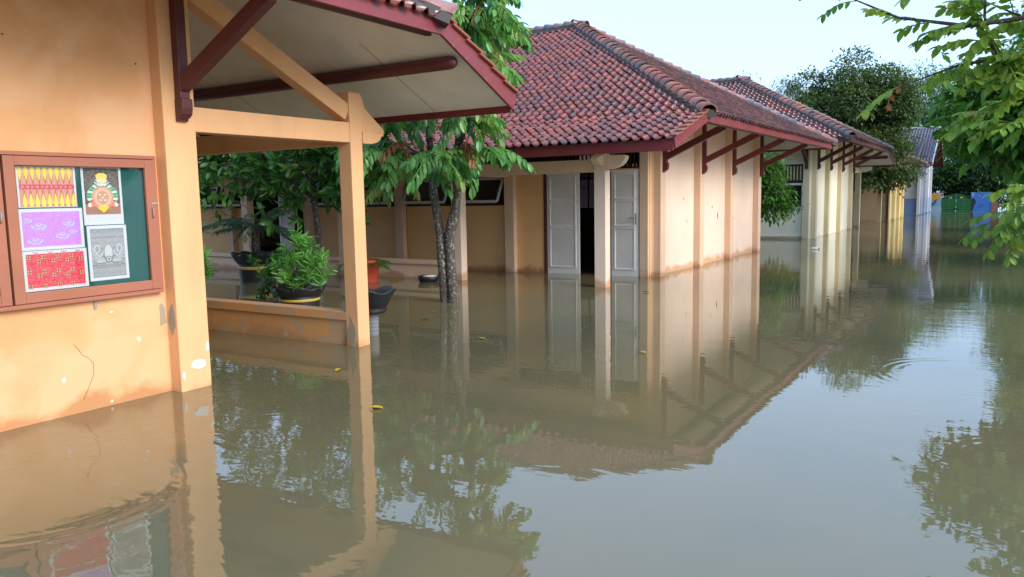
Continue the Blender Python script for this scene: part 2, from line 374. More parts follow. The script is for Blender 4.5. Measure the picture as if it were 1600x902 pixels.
def make_roof(root, xe, xl, yV, yHV, yHB, yr, xp, zlow, zc, zp, tiles='ABD', nind=0, focus=None, tone=(1, 1, 1), side_tone=(1, 1, 1), xtile=None, fas='fascia', purl='maroon_dark', sof='soffit'):
    sg = 1 if yV > yHV else -1                                   # veranda side
    A = [(xe, yHV, zc), (xp, yr, zp), (xl, yr, zp), (xl, yHV, zc)]
    B = [(xe, yV, zlow), (xe, yHV, zc), (xl, yHV, zc), (xl, yV, zlow)]
    C = [(xe, yHB, zc), (xp, yr, zp), (xl, yr, zp), (xl, yHB, zc)]
    D = [(xe, yHV, zc), (xp, yr, zp), (xe, yHB, zc)]
    deck = MB(); dz = Vector((0, 0, -.035))
    for P in (A, B, C, D): deck.prism([Vector(p)+dz+Vector((0, 0, .03)) for p in P], dz)
    roof = deck.build('roof', 'deck', root)
    sf = MB()
    for P in (A, B, C, D): sf.poly([Vector(p)+Vector((0, 0, -.085)) for p in P])
    so_ = sf.build('soffit', sof, root)
    # seams between the soffit sheets
    for i in range(7):
        x = xe-.95-1.2*i
        MB().beam((x, yV, zlow-.088), (x, yHV, zc-.088), .005, .003).build('soffit_seam', 'lime_grey', so_)
    # row of edge tiles capping the verge
    va, vb = Vector((xe+.01, yV, zlow+.03)), Vector((xe+.01, yHV, zc+.03)); vd = (vb-va).normalized(); vn = Vector((1, 0, 0)).cross(vd); vn = vn if vn.z > 0 else -vn
    for i in range(int((vb-va).length/.23)+1):
        p = va+vd*(.23*i-.05); MB().beam(p+vn*.042, p+vd*.27+vn*.012, .11, .026, vn).build('verge_tile', 'verge', roof, .006)
    frames = []
    xt = xtile if xtile is not None else xl
    if 'A' in tiles:
        Bt = [p if p[0] == xe else (xt, p[1], p[2]) for p in B]; At = [(xe, yHV, zc), (xp, yr, zp), (xt, yr, zp), (xt, yHV, zc)]
        frames += [(f, tone) for f in tile_frames(Bt, (-sg, 0, 0)) + tile_frames(At, (-sg, 0, 0))]
    if 'C' in tiles: frames += [(f, tone) for f in tile_frames([(p if p[0] != xl else (xt, p[1], p[2])) for p in C], (sg, 0, 0))]
    if 'D' in tiles: frames += [(f, side_tone) for f in tile_frames(D, (0, 1, 0))]
    if nind:
        fo = Vector(focus); frames.sort(key=lambda t: (t[0].translation-fo).length)
        for f, _ in frames[:nind]: place('tile', TILE_MESH[rnd.randrange(len(TILE_MESH))], roof, f)
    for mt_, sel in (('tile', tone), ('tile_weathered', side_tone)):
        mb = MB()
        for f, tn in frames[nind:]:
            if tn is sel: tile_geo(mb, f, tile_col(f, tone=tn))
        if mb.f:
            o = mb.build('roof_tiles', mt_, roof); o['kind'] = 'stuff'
    up = Vector((0, 0, .02))
    hv = (Vector((xp, yr, zp))-Vector((xe, yHV, zc)))
    cap_run(roof, Vector((xe, yHV, zc))+up-hv.normalized()*.08, Vector((xp, yr, zp))+up)
    hb = (Vector((xp, yr, zp))-Vector((xe, yHB, zc)))
    cap_run(roof, Vector((xe, yHB, zc))+up-hb.normalized()*.05, Vector((xp, yr, zp))+up)
    cap_run(roof, Vector((xl, yr, zp))+up*2, Vector((xp+.12, yr, zp))+up*2)
    # fascia boards
    fh = .145
    MB().beam((xl, yV+sg*.015, zlow-fh/2-.0), (xe, yV+sg*.015, zlow-fh/2), .03, fh+.02).build('fascia', 'maroon' if fas == 'fascia' else fas, root, .004)
    a, b = Vector((xe+.016, yV+sg*.03, zlow-.05)), Vector((xe+.016, yHV, zc-.045))
    MB().beam(a, b, .03, .165, (0, 0, 1)).build('fascia', fas, root, .004)
    MB().beam((xe+.015, yHV+sg*.01, zc-.055), (xe+.015, yHB, zc-.055), .03, .15).build('fascia', fas, root, .004)
    MB().beam((xe, yHB-sg*.015, zc-.055), (xl, yHB-sg*.015, zc-.055), .03, .15).build('fascia', fas, root, .004)
    # purlins with rounded ends: along the side eave and along the veranda
    def purlin(a, b, r_):
        a, b = Vector(a), Vector(b); d = (b-a).normalized()
        MB().tube([a, b-d*.10, b-d*.045, b-d*.012, b], [r_, r_, r_*.88, r_*.6, r_*.25], 10).build('purlin', purl, root)
    sl = (zp-zc)/(xe-xp); pz = zc-.085-.055
    purlin((xe-.15, yHB+.3*sg, pz+.15*sl), (xe-.15, yHV+sg*.10, pz+.15*sl-.01), .055)
    k = .70; ym = yHV+(yV-yHV)*.28; zm = zc+(zlow-zc)*.28-.155
    purlin((xl, ym, zm), (xe-.06, ym, zm), .062)
    return roof

def scroll_y(mb, x0, x1, y, z0, z1, sg, L=.36):
    """carved beam end running along y from y outward, quarter-round belly underneath"""
    h = z1-z0; pts = [(y, z1), (y+sg*L, z1-.25*h), (y+sg*L*1.02, z0+.52*h)]
    pts += [(y+sg*(L*.86), z0+.40*h), (y+sg*(L*.72), z0+.20*h), (y+sg*(L*.45), z0+.04*h), (y+sg*L*.2, z0), (y, z0)]
    mb.prism([(x0, a, b) for a, b in pts], (x1-x0, 0, 0)); return mb
def scroll_x(mb, y0, y1, x, z0, z1, L=.38):
    h = z1-z0; pts = [(x, z1), (x+L*.9, z1), (x+L, z1-.10*h), (x+L*.95, z1-.3*h)]
    for k in range(1, 6):
        t = k/5*math.pi/2; pts.append((x+L*.90*math.cos(t)+0, z1-.32*h-.55*h*math.sin(t)))
    pts += [(x+.02, z0), (x, z0)]
    mb.prism([(a, y0, b) for a, b in pts], (0, y1-y0, 0)); return mb

def knee_bracket(root, x, y, zb, xo, zo, wd=.085, mat='maroon'):
    """wall post with carved foot and a strut reaching out under the eave"""
    br = MB(); t = .075
    br.box(x, x+t, y-wd/2, y+wd/2, zb+.17, zo+.32)
    o = br.build('bracket', mat, root, .005)
    ft = MB(); P = [(x, zb+.17), (x+t+.022, zb+.17), (x+t+.022, zb+.10), (x+t+.012, zb+.055), (x+t-.012, zb+.03), (x+.035, zb+.02), (x+.03, zb), (x, zb)]
    ft.prism([(a, y-wd/2-.004, b) for a, b in P], (0, wd+.008, 0)); ft.build('bracket_foot', mat, o, .004)
    MB().beam((x+t-.03, y, zb+.27), (xo, y, zo), wd-.006, .115).build('strut', mat, o, .005)

# ================================================================== school building beside us (orange)
NB = thing('school_building', (-9, 2, 0), 'orange plastered school building with notice board and open veranda', 'building')
XN = -5.63
MB().box(XN-.18, XN, -3.2, 3.78, -.6, 3.6).build('wall', 'orange_wall', NB)
MB().box(XN-.17, XN+.13, 3.775, 4.055, -.6, 3.35).build('pillar', 'orange_post', NB, .008)
MB().box(-22, XN-.175, 3.86, 4.02, -.6, 3.6).build('veranda_wall', 'orange_wall', NB)
MB().box(-22, XN-.18, -3.2, -3.02, -.6, 3.6).build('wall', 'orange_wall', NB)
for x in (-5.635, -8.47, -11.3, -14.15, -17.0, -19.85):
    MB().box(x-.085, x+.085, 5.86, 6.03, -.6, 2.56).build('post', 'orange_post', NB, .008)
    MB().box(x-.08, x+.08, 4.02 if x < -6 else 4.056, 5.858, 2.065, 2.262).build('tie_beam', 'orange_post', NB, .006)
    g_ = MB(); g_.prism([(x-.07, a_, b_) for a_, b_ in ((6.031, 2.182), (6.385, 2.182), (6.37, 2.225), (6.09, 2.425), (6.075, 2.50), (6.031, 2.57))], (.14, 0, 0))
    g_.build('gusset', 'orange_post', NB, .004)
    e_ = MB(); e_.prism([(x-.098, a_, b_) for a_, b_ in ((6.031, 2.062), (6.16, 2.064), (6.24, 2.082), (6.29, 2.112), (6.305, 2.145), (6.34, 2.15), (6.34, 2.18), (6.031, 2.18))], (.196, 0, 0))
    e_.build('beam_end', 'orange_post', NB, .004)
    MB().beam((x, 5.858, 2.36), (x, 3.6, 3.44), .13, .165).build('rafter', 'orange_post', NB, .006)
for a, b in ((-8.385, -5.72), (-11.215, -8.555), (-14.065, -11.385), (-16.915, -14.235), (-19.765, -17.085)):
    MB().box(a, b, 5.875, 6.015, 2.05, 2.255).build('beam', 'orange_post', NB, .006)
    lw = MB().box(a, b, 5.89, 6.0, -.6, .262).build('low_wall', 'orange_ledge', NB)
    MB().box(a, b, 5.862, 6.028, .262, .356).build('coping', 'orange_ledge', lw, .006)
knee_bracket(NB, XN+.13, 3.925, 2.13, -4.42, 2.935, mat='maroon_dark')
knee_bracket(NB, XN+.0, 1.5, 2.13, -4.42, 2.935, mat='maroon_dark')
make_roof(NB, -4.3, -22, 6.87, 5.72, -4.9, .55, -9.15, 2.505, 3.055, 5.85, 'ABD', 120, (-4.3, 5.9, 3), xtile=-10, purl='maroon_dark')

def chip(root, ax, at, c, r_, mat, seed, name='bare_patch', n=11):
    g_ = random.Random(seed); pts = []
    for k in range(n):
        t = 2*math.pi*k/n; q_ = g_.uniform(.6, 1.1); a, b = c[0]+r_[0]*q_*math.cos(t), c[1]+r_[1]*q_*math.sin(t)
        pts.append((at, a, b) if ax == 0 else (a, at, b))
    MB().prism(pts, (.0025, 0, 0) if ax == 0 else (0, -.0025, 0)).build(name, mat, root)
for i, (ax, at, c, r_, mat) in enumerate(((0, XN+.1305, (3.935, .20), (.075, .05), 'lime'), (0, XN+.1305, (4.03, .33), (.016, .05), 'lime'), (0, XN+.1305, (3.80, .13), (.014, .05), 'lime'),
    (0, XN+.0005, (3.735, .62), (.035, .11), 'lime_grey'), (1, 3.7745, (-5.56, .60), (.05, .15), 'lime_grey'), (0, XN+.0005, (3.52, .46), (.02, .022), 'lime_warm'),
    (0, XN+.0005, (2.93, .26), (.018, .026), 'lime'), (0, XN+.0005, (3.32, .70), (.014, .011), 'lime_warm'), (0, XN+.0005, (3.27, .03), (.016, .014), 'lime_warm'),
    (1, 5.8595, (-5.64, .13), (.07, .2), 'lime_grey'))):
    chip(NB, ax, at, c, r_, mat, i)
cr = [(3.02, .505), (3.05, .47), (3.075, .42), (3.12, .39), (3.155, .34), (3.15, .26), (3.12, .20), (3.09, .14), (3.06, .09)]
for a, b in zip(cr, cr[1:]): MB().beam((XN+.001, *a), (XN+.001, *b), .002, .0025, (1, 0, 0)).build('crack', 'soil', NB)
for i, (y_, z_) in enumerate(((2.62, 1.93), (2.73, 2.62), (3.66, 2.55))): chip(NB, 0, XN+.0005, (y_, z_), (.010, .008), 'soil', 30+i, 'nail_hole', 7)

# notice board on the orange wall
bx = XN
NBD = thing('notice_board', (bx, 2.6, .81), 'brown wooden notice board with glass doors hung on the orange wall', 'notice board')
MB().box(bx+.002, bx+.022, 1.35, 3.70, .83, 1.845).build('felt_backing', 'felt_green', NBD)
for a in ((1.33, 3.727, 1.835, 1.862), (1.33, 3.727, .808, .838)):
    MB().box(bx+.0015, bx+.062, *a).build('case_rail', 'frame_brown', NBD, .004)
for a in ((1.33, 1.36), (3.70, 3.727)):
    MB().box(bx+.0015, bx+.061, a[0], a[1], .838, 1.835).build('case_side', 'frame_brown', NBD, .004)
for y0, y1 in ((2.628, 3.698), (1.50, 2.612)):
    X0, X1 = bx+.034, bx+.068
    dr = MB().box(X0, X1, y0, y0+.072, .842, 1.831).build('door', 'frame_brown', NBD, .004)
    MB().box(X0, X1, y1-.068, y1, .842, 1.831).build('stile', 'frame_brown', dr, .004)
    MB().box(X0, X1-.001, y0+.072, y1-.068, .842, .912).build('rail', 'frame_brown', dr, .004)
    MB().box(X0, X1-.001, y0+.072, y1-.068, 1.768, 1.831).build('rail', 'frame_brown', dr, .004)
    MB().box(X0+.012, X0+.016, y0+.072, y1-.068, .912, 1.768).build('pane', 'glass', dr)
    MB().tube([(X1+.002, y1-.03, 1.47), (X1+.016, y1-.03, 1.45), (X1+.016, y1-.03, 1.41), (X1+.002, y1-.03, 1.39)], .006, 6).build('handle', 'steel', dr)
MB().box(bx+.062, bx+.072, 3.665, 3.72, 1.492, 1.507).build('latch', 'steel', NBD)
MB().box(bx+.002, bx+.012, 3.19, 3.21, .74, .812).build('hook', 'steel', NBD)

# drawings pinned inside the board: flat sheets with their print
def sheet(y0, y1, z0, z1, label, draw, marg=.022, skew=0., bot=None):
    W, H = y1-y0, z1-z0; x = bx+.0245
    mb = MB(); lay = [0]
    def P(u, v, k): return (x+.0004*k, y0+u+skew*(1-v/H), z0+v)
    mb.col = (.62, .62, .66); mb.prism([P(0, 0, 0), P(W, 0, 0), P(W, H, 0), P(0, H, 0)], (.0012, 0, 0))
    def pg(pts, col):
        lay[0] += 1; mb.col = col; mb.poly([P(u, v, 3.5+lay[0]*.02) for u, v in pts])
    draw(pg, W, H, marg)
    o = mb.build('drawing_sheet', 'art'); tag(o, label, 'drawing', 'drawings pinned in the notice board'); return o
def rect(pg, a, b, c, d, col): pg([(a, b), (c, b), (c, d), (a, d)], col)
def disc(pg, cx, cy, rx, ry, col, n=20): pg([(cx+rx*math.cos(2*math.pi*k/n), cy+ry*math.sin(2*math.pi*k/n)) for k in range(n)], col)
def line(pg, pts, wd, col):
    for (a, b), (c, d) in zip(pts, pts[1:]):
        L = math.hypot(c-a, d-b) or 1; nx, ny = -(d-b)/L*wd/2, (c-a)/L*wd/2
        pg([(a+nx, b+ny), (a-nx, b-ny), (c-nx, d-ny), (c+nx, d+ny)], col)
def d_spear(pg, W, H, m):
    rect(pg, m*.6, 0.004, W-m*.6, H-.004, (.62, .25, .16)); n = 9; s = (W-1.2*m)/n
    for i in range(n):
        cx = m*.6+(i+.5)*s
        for up in (0, 1):
            f = (lambda v: v) if not up else (lambda v: H-v)
            o = s*.5 if up else 0; c2 = cx-o+s*.25
            pg([(c2-s*.42, f(.006)), (c2+s*.42, f(.006)), (c2+s*.30, f(.05)), (c2+s*.05, f(H*.44)), (c2-s*.05, f(H*.44)), (c2-s*.30, f(.05))], (.30, .12, .05))
            pg([(c2-s*.30, f(.006)), (c2+s*.30, f(.006)), (c2+s*.36, f(.035)), (c2+s*.16, f(.075)), (c2, f(H*.36)), (c2-s*.16, f(.075)), (c2-s*.36, f(.035))], (.80, .60, .06))
            pg([(c2+s*.42, f(.02)), (c2+s*.58, f(.02)), (c2+s*.52, f(H*.40)), (c2+s*.48, f(H*.40))], (.72, .36, .24))
    rect(pg, m*.6, H*.44, W-m*.6, H*.56, (.55, .06, .09))
    for i in range(11): disc(pg, m+(i+.4)*(W-2*m)/11, H*.5, .011, .009, (.75, .16, .20), 8)
def d_cloud(pg, W, H, m):
    rect(pg, m, m, W-m, H-m, (.55, .22, .68))
    for cx, cy, s in ((.13, .155, 1.15), (.335, .17, .95), (.285, .085, 1.1), (.10, .055, 1.1), (.36, .115, .7), (.05, .20, .8)):
        def put(k, col):
            for dx, dy, rx, ry in ((0, 0, .05, .009), (-.026, .008, .024, .008), (.024, .009, .026, .009), (0, .018, .02, .009), (.005, -.012, .03, .006)):
                x_ = min(max(cx+dx*s, m+rx*s*k), W-m-rx*s*k); y_ = min(max(cy+dy*s, m+.01), H-m-.01)
                disc(pg, x_, y_, rx*s*k, ry*s*k*1.05, col, 14)
        put(1.0, (.22, .30, .62)); put(.84, (.50, .58, .85)); put(.62, (.54, .24, .68))
def d_flower(pg, W, H, m):
    rect(pg, m, m, W-m, H-m, (.68, .045, .075)); s = .052
    for j in range(5):
        for i in range(9):
            cx = m+.018+i*s*.92+(j % 2)*s*.35; cy = m+.022+j*(H-2*m-.035)/4+((i % 2)-.5)*.022
            if not (m+.016 < cx < W-m-.016): continue
            if (i+j) % 2: 
                line(pg, [(cx-.018, cy+.016), (cx, cy+.006), (cx+.018, cy+.014)], .004, (.36, .02, .05)); continue
            for dx, dy in ((-.0085, -.0085), (.0085, -.0085), (-.0085, .0085), (.0085, .0085)):
                disc(pg, cx+dx, cy+dy, .0085, .0085, (.16, .05, .03), 9); disc(pg, cx+dx, cy+dy, .006, .006, (.55, .26, .10), 8); disc(pg, cx+dx, cy+dy, .0028, .0028, (.80, .68, .30), 6)
def d_fan(pg, W, H, m):
    b0 = .075; rect(pg, m, b0, W-m, H-m*.4, (.10, .075, .07)); cx, cy = W*.5, H*.50
    for i in range(9): line(pg, [(m+.008, H*.56+i*.018), (m+.05, H*.63+i*.015), (m+.09, H*.61+i*.019)], .003, (.25, .22, .2)); line(pg, [(W-m-.008, H*.56+i*.018), (W-m-.05, H*.63+i*.015), (W-m-.09, H*.61+i*.019)], .003, (.25, .22, .2))
    rect(pg, m, b0, W-m, H*.36, (.36, .17, .12))
    for i in range(13):
        t = math.pi*(-.08+1.16*i/12); r0_, r1_ = .075, .118; dt = .11
        pg([(cx+r0_*math.cos(t-dt), cy+r0_*math.sin(t-dt)), (cx+r1_*math.cos(t-dt), cy+r1_*math.sin(t-dt)*.8), (cx+r1_*math.cos(t+dt), cy+r1_*math.sin(t+dt)*.8), (cx+r0_*math.cos(t+dt), cy+r0_*math.sin(t+dt))], (.05, .45, .20) if i % 2 else (.55, .75, .6))
    disc(pg, cx, cy-.012, .082, .085, (.62, .28, .18)); disc(pg, cx, cy-.012, .066, .07, (.70, .40, .28)); disc(pg, cx, cy-.01, .045, .048, (.55, .27, .17))
    for dx, dy in ((-.02, .01), (.02, .01), (0, -.012), (-.018, -.03), (.018, -.03)): disc(pg, cx+dx, cy+dy, .009, .006, (.75, .62, .5), 8)
    pg([(cx-.045, b0+.05), (cx, b0+.012), (cx+.045, b0+.05), (cx+.02, b0+.062), (cx-.02, b0+.062)], (.85, .55, .05))
    for sx in (-1, 1): pg([(cx+sx*.05, b0+.055), (cx+sx*.11, b0+.06), (cx+sx*.10, b0+.10), (cx+sx*.07, b0+.09)], (.70, .20, .14)); disc(pg, cx+sx*.1, b0+.07, .014, .016, (.75, .70, .65), 10)
    pg([(cx-.03, H*.735), (cx+.03, H*.735), (cx+.045, H*.86), (cx+.02, H*.90), (cx-.02, H*.90), (cx-.045, H*.86)], (.85, .60, .12))
    for i in range(7):
        t = math.pi*(.12+.76*i/6); line(pg, [(cx+.02*math.cos(t), H*.68), (cx+.06*math.cos(t), H*.70+.05*math.sin(t))], .007, (.70, .70, .72))
    for k in range(2): line(pg, [(m*1.5, .05-k*.018), (W-m*1.5-k*.05, .05-k*.018)], .003, (.55, .55, .58))
def d_relief(pg, W, H, m):
    rect(pg, m, m, W-m, H-m, (.30, .30, .32)); r2 = random.Random(3)
    for i in range(26):
        v = m+(H-2*m)*i/26; g_ = .24+.14*r2.random(); rect(pg, m, v, W-m, v+(H-2*m)/40, (g_, g_, g_*1.05))
    for sx in (-1, 1):
        for k in range(5):
            c = .18+.08*k; pts = [(W*.5+sx*(.02+.02*j), H*.36+.035*math.sin(j*1.1+k*.5)+k*.016) for j in range(6)]; line(pg, pts, .007, (c, c, c*1.05))
        disc(pg, W*.5+sx*.085, H*.58, .024, .032, (.46, .46, .48)); disc(pg, W*.5+sx*.085, H*.575, .013, .02, (.27, .27, .29))
        disc(pg, W*.5+sx*.055, H*.34, .045, .018, (.20, .20, .21)); disc(pg, W*.5+sx*.06, H*.355, .04, .014, (.42, .42, .44))
    disc(pg, W*.5, H*.50, .038, .062, (.22, .22, .23)); disc(pg, W*.5, H*.51, .031, .055, (.52, .52, .54)); disc(pg, W*.5, H*.38, .028, .026, (.20, .20, .21)); disc(pg, W*.5, H*.385, .019, .017, (.48, .48, .5)); disc(pg, W*.5, H*.385, .008, .008, (.15, .15, .16))
sheet(2.722, 3.118, 1.487, 1.765, 'drawing of yellow spearheads on salmon above the purple sheet', d_spear)
sheet(2.712, 3.148, 1.196, 1.478, 'purple drawing with pale blue clouds in the notice board', d_cloud)
sheet(2.716, 3.156, .916, 1.192, 'red drawing with rows of gold flowers, under the purple sheet', d_flower)
sheet(3.158, 3.458, 1.352, 1.768, 'drawing of a round face with green fan crown', d_fan, .018)
sheet(3.170, 3.470, .945, 1.346, 'grey pencil drawing pinned under the green fan drawing', d_relief)

# ================================================================== generic school block
def side_wall(root, xw, ys, y0, y1, wall, post, zb, xo, zo, brm):
    MB().box(xw-.16, xw, y0, y1, -.6, zo+.62).build('wall', wall, root)
    for y in ys:
        MB().box(xw-.01, xw+.14, y, y+.25, -.6, zo+.40).build('pilaster', post, root, .006)
        knee_bracket(root, xw+.14, y+.125, zb, xo, zo, mat=brm)

def awning(root, x0, x1, y, z0, z1, tilt=.24, sg=-1):
    """dark timber window frame with a white top-hung pane swung outward"""
    f = MB(); t = .05
    w_ = MB().box(x0, x1, y-.03, y+.05, z1-t, z1).build('window', 'dark_wood', root)
    MB().box(x0, x1, y-.03, y+.05, z0, z0+t).build('frame', 'dark_wood', w_)
    for a in (x0, x1-t): MB().box(a, a+t, y-.03, y+.05, z0+t, z1-t).build('frame', 'dark_wood', w_)
    za, zb_ = z1-t-.01, z0+t+.03; ya, yb = y+sg*.06, y+sg*(.06+tilt); u = Vector((0, yb-ya, zb_-za)).normalized()
    a, b = Vector((x0+.08, ya, za)), Vector((x1-.08, ya, za)); L = math.hypot(yb-ya, zb_-za); nrm = (0, u.z*-1, u.y)
    fr = MB()
    for p, q_ in ((a, b), (a+u*L, b+u*L)): fr.beam(p, q_, .05, .03, (0, -u.z, u.y))
    for p in (a, b): fr.beam(p+u*.02, p+u*(L-.02), .045, .028, (0, -u.z, u.y))
    sa = fr.build('sash', 'window_white', w_)
    gp = MB(); gp.prism([a+u*.02, b+u*.02, b+u*(L-.02), a+u*(L-.02)], Vector((0, -u.z, u.y))*.004); gp.build('pane', 'glass', w_)

def door_leaf(root, x0, x1, y, z0, z1, label=None, handle=None, panels=3):
    d = MB().box(x0, x1, y, y+.035, z0, z1).build('door', 'door_white', root, .003)
    if label: d['label'] = label
    zz = [(.30, .86), (.92, 1.36), (1.42, 1.86)] if z1 > 1.7 else [(.3, 1.)]
    dz = z1-1.93
    for a, b in zz:
        fm = MB(); X0, X1, Z0, Z1 = x0+.085, x1-.085, a+dz-.25, b+dz
        if a > .5: Z0 = a+dz
        else: Z0 = .14
        t = .018
        for bb in ((X0-t, X1+t, Z0-t, Z0), (X0-t, X1+t, Z1, Z1+t), (X0-t, X0, Z0, Z1), (X1, X1+t, Z0, Z1)): fm.box(bb[0], bb[1], y-.02, y, bb[2], bb[3])
        fm.build('moulding', 'door_white', d)
        MB().box(X0+.03, X1-.03, y-.007, y, Z0+.03, Z1-.03).build('panel', 'door_shaded', d, .004)
    if handle is not None:
        MB().box(handle-.02, handle+.02, y-.012, y-.0005, .96, 1.16).build('lock_plate', 'steel', d)
        MB().tube([(handle, y-.012, 1.08), (handle, y-.05, 1.08), (handle-.11, y-.05, 1.075)], .009, 6).build('handle', 'steel', d)
    return d

# ================================================================== main block across the courtyard (peach)
MBK = thing('school_building', (-10, 16, 0), 'peach school block with wet red tile hip roof and open double door', 'building')
XM, YM = -5.44, 13.40
side_wall(MBK, XM, (13.52, 15.7, 17.8, 20.15), 13.5, 20.4, 'peach_wall', 'peach_shaded', 1.89, -4.19, 2.64, 'maroon')
for i, (y_, z_, a, b) in enumerate(((14.1, .86, .02, .05), (15.3, .95, .012, .05), (17.3, 1.0, .025, .09), (16.9, 1.2, .02, .03), (15.1, 1.4, .02, .03), (18.6, .9, .02, .02), (16.6, 1.28, .015, .02))): chip(MBK, 0, XM+.0005, (y_, z_), (a, b), 'lime_grey' if i > 3 else 'soil', 50+i, 'hole', 8)
# corner column of the veranda wall
MB().box(-5.635, -5.47, YM-.06, 13.53, -.6, 2.75).build('column', 'peach_shaded', MBK, .006)
# veranda wall pieces around the openings
def vw(x0, x1, z0, z1): MB().box(x0, x1, YM, YM+.14, z0, z1).build('veranda_wall', 'ochre_wall', MBK)
vw(-8.28, -7.66, -.6, 1.98); vw(-5.64, -5.46, -.6, 2.3); vw(-6.22, -5.64, -.6, 1.98)
segs = [(-11.12, -8.5), (-13.97, -11.36), (-19.6, -16.2)]
for a, b in segs:
    vw(a, b, -.6, 1.33); n = 2 if b-a < 3 else 3; s_ = (b-a)/n
    for i in range(n): awning(MBK, a+i*s_+.02, a+(i+1)*s_-.02, YM+.06, 1.335, 1.93)
vw(-14.2, -13.97, -.6, 1.98)
vw(-20, -5.46, 2.28, 2.75)
# vent slats over the wall
vs = MB().box(-20, -5.64, YM+.05, YM+.10, 1.982, 2.012).build('vent_rail', 'dark_wood', MBK)
MB().box(-20, -5.64, YM+.05, YM+.10, 2.25, 2.28).build('vent_rail', 'dark_wood', MBK)
x = -5.7
while x > -9.2:
    MB().box(x-.018, x+.018, YM+.06, YM+.09, 2.012, 2.25).build('slat', 'door_shaded' if x < -6.2 and x > -6.95 else 'dark_wood', vs); x -= .085
# pilasters behind the posts, posts, beams, low walls
for x in (-8.39, -11.24, -14.08, -16.9):
    MB().box(x-.11, x+.11, YM-.13, YM+.0, -.6, 2.28).build('pilaster', 'peach_shaded', MBK, .006)
for i, x in enumerate((-5.57, -8.45, -11.3, -14.2, -17.05)):
    MB().box(x-.105, x+.095, 11.57, 11.75, -.6, 2.16).build('post', 'peach_wall' if i < 2 else 'peach_shaded', MBK, .006)  # first two posts in the lit peach, the others in its shaded copy
    if i: MB().box(x-.08, x+.08, 11.75, YM-.13, 1.885, 2.07).build('tie_beam', 'peach_shaded', MBK, .006)
    sc = MB(); scroll_y(sc, x-.06, x+.06, 11.568, 1.97, 2.14, -1, .22); sc.build('beam_end', 'peach_wall', MBK, .004)
sc = MB(); scroll_x(sc, 11.585, 11.735, -5.474, 1.88, 2.13, .34); sc.build('beam_end', 'peach_wall', MBK, .004)
for a, b in ((-8.355, -5.676), (-11.205, -8.556), (-14.105, -11.406), (-16.955, -14.306), (-20, -17.156)):
    MB().box(a, b, 11.59, 11.73, 1.872, 2.078).build('beam', 'peach_shaded', MBK, .006)
    if b < -8:
        lw = MB().box(a, b, 11.60, 11.72, -.6, .27).build('low_wall', 'peach_shaded', MBK)
        MB().box(a, b, 11.565, 11.745, .27, .35).build('coping', 'peach_shaded', lw, .006)
# double door: one leaf shut, one thrown open against the wall; timber frame
for x in (-7.66, -6.25):
    MB().box(x-.0, x+.045, YM-.015, YM+.12, -.6, 1.98).build('door_frame', 'maroon_dark', MBK)
door_leaf(MBK, -7.605, -6.90, YM+.02, -.55, 1.935, 'white panelled door leaf left shut')
door_leaf(MBK, -6.20, -5.66, YM-.045, -.55, 1.955, 'white panelled door leaf thrown open against the wall', -5.72)
# door further along the veranda
for x in (-16.2, -14.25): MB().box(x, x+.05, YM-.015, YM+.12, -.6, 1.98).build('door_frame', 'maroon_dark', MBK)
door_leaf(MBK, -14.84, -14.34, YM-.30, -.55, 1.9, 'grey-white door leaf half open in the shade')
MB().box(-16.0, -15.9, YM-.2, YM-.16, -.5, 1.9).build('door_edge', 'door_white', MBK)
# classroom inside: floor is flooded; back wall with bright windows, side walls, ceiling
def bw(x0, x1, z0, z1): MB().box(x0, x1, 20.26, 20.4, z0, z1).build('back_wall', 'room_shaded', MBK)
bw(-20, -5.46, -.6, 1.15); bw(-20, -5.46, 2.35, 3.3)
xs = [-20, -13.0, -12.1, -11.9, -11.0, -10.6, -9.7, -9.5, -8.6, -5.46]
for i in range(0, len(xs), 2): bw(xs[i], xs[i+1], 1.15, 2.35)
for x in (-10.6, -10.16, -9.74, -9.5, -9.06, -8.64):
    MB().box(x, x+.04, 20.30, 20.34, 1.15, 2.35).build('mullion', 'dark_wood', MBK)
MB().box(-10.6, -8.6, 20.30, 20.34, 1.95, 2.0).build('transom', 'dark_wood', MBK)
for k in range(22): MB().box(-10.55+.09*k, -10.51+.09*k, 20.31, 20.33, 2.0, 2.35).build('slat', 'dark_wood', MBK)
MB().box(-20, -5.46, 13.54, 20.26, 2.85, 2.9).build('ceiling', 'ceiling_shaded', MBK)
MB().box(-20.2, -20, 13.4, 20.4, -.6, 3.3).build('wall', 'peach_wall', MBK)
MB().box(-13.7, -13.6, 13.54, 20.26, -.6, 2.85).build('partition', 'room_shaded', MBK)
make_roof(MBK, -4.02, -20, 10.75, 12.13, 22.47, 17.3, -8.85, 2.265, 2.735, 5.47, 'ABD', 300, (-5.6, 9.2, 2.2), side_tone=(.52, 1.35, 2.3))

# ================================================================== second block (cream), veranda on its far side
B2 = thing('school_building', (-10, 29, 0), 'cream school block with dark brackets standing behind the peach block', 'building')
side_wall(B2, -5.24, (26.2, 28.3, 30.6, 32.95), 26.22, 33.2, 'cream_wall', 'cream_shaded', 2.17, -4.1, 2.93, 'maroon_dark')
def b2w(x0, x1, z0, z1): MB().box(x0, x1, 26.05, 26.2, z0, z1).build('wall', 'cream_wall', B2)
b2w(-20, -5.25, -.6, .93); b2w(-20, -5.25, 2.36, 3.4); b2w(-5.40, -5.25, .93, 2.36)
MB().box(-5.45, -5.26, 25.93, 26.05, -.6, 2.9).build('pilaster', 'cream_shaded', B2)
MB().box(-20, -5.46, 26.0, 26.05, .06, .1).build('plinth_edge', 'cream_shaded', B2)
for a in (-7.5, -11, -14.5): b2w(a-.15, a+.15, .93, 2.36)
MB().box(-20, -5.4, 26.08, 26.14, 1.80, 1.86).build('window_rail', 'dark_wood', B2)
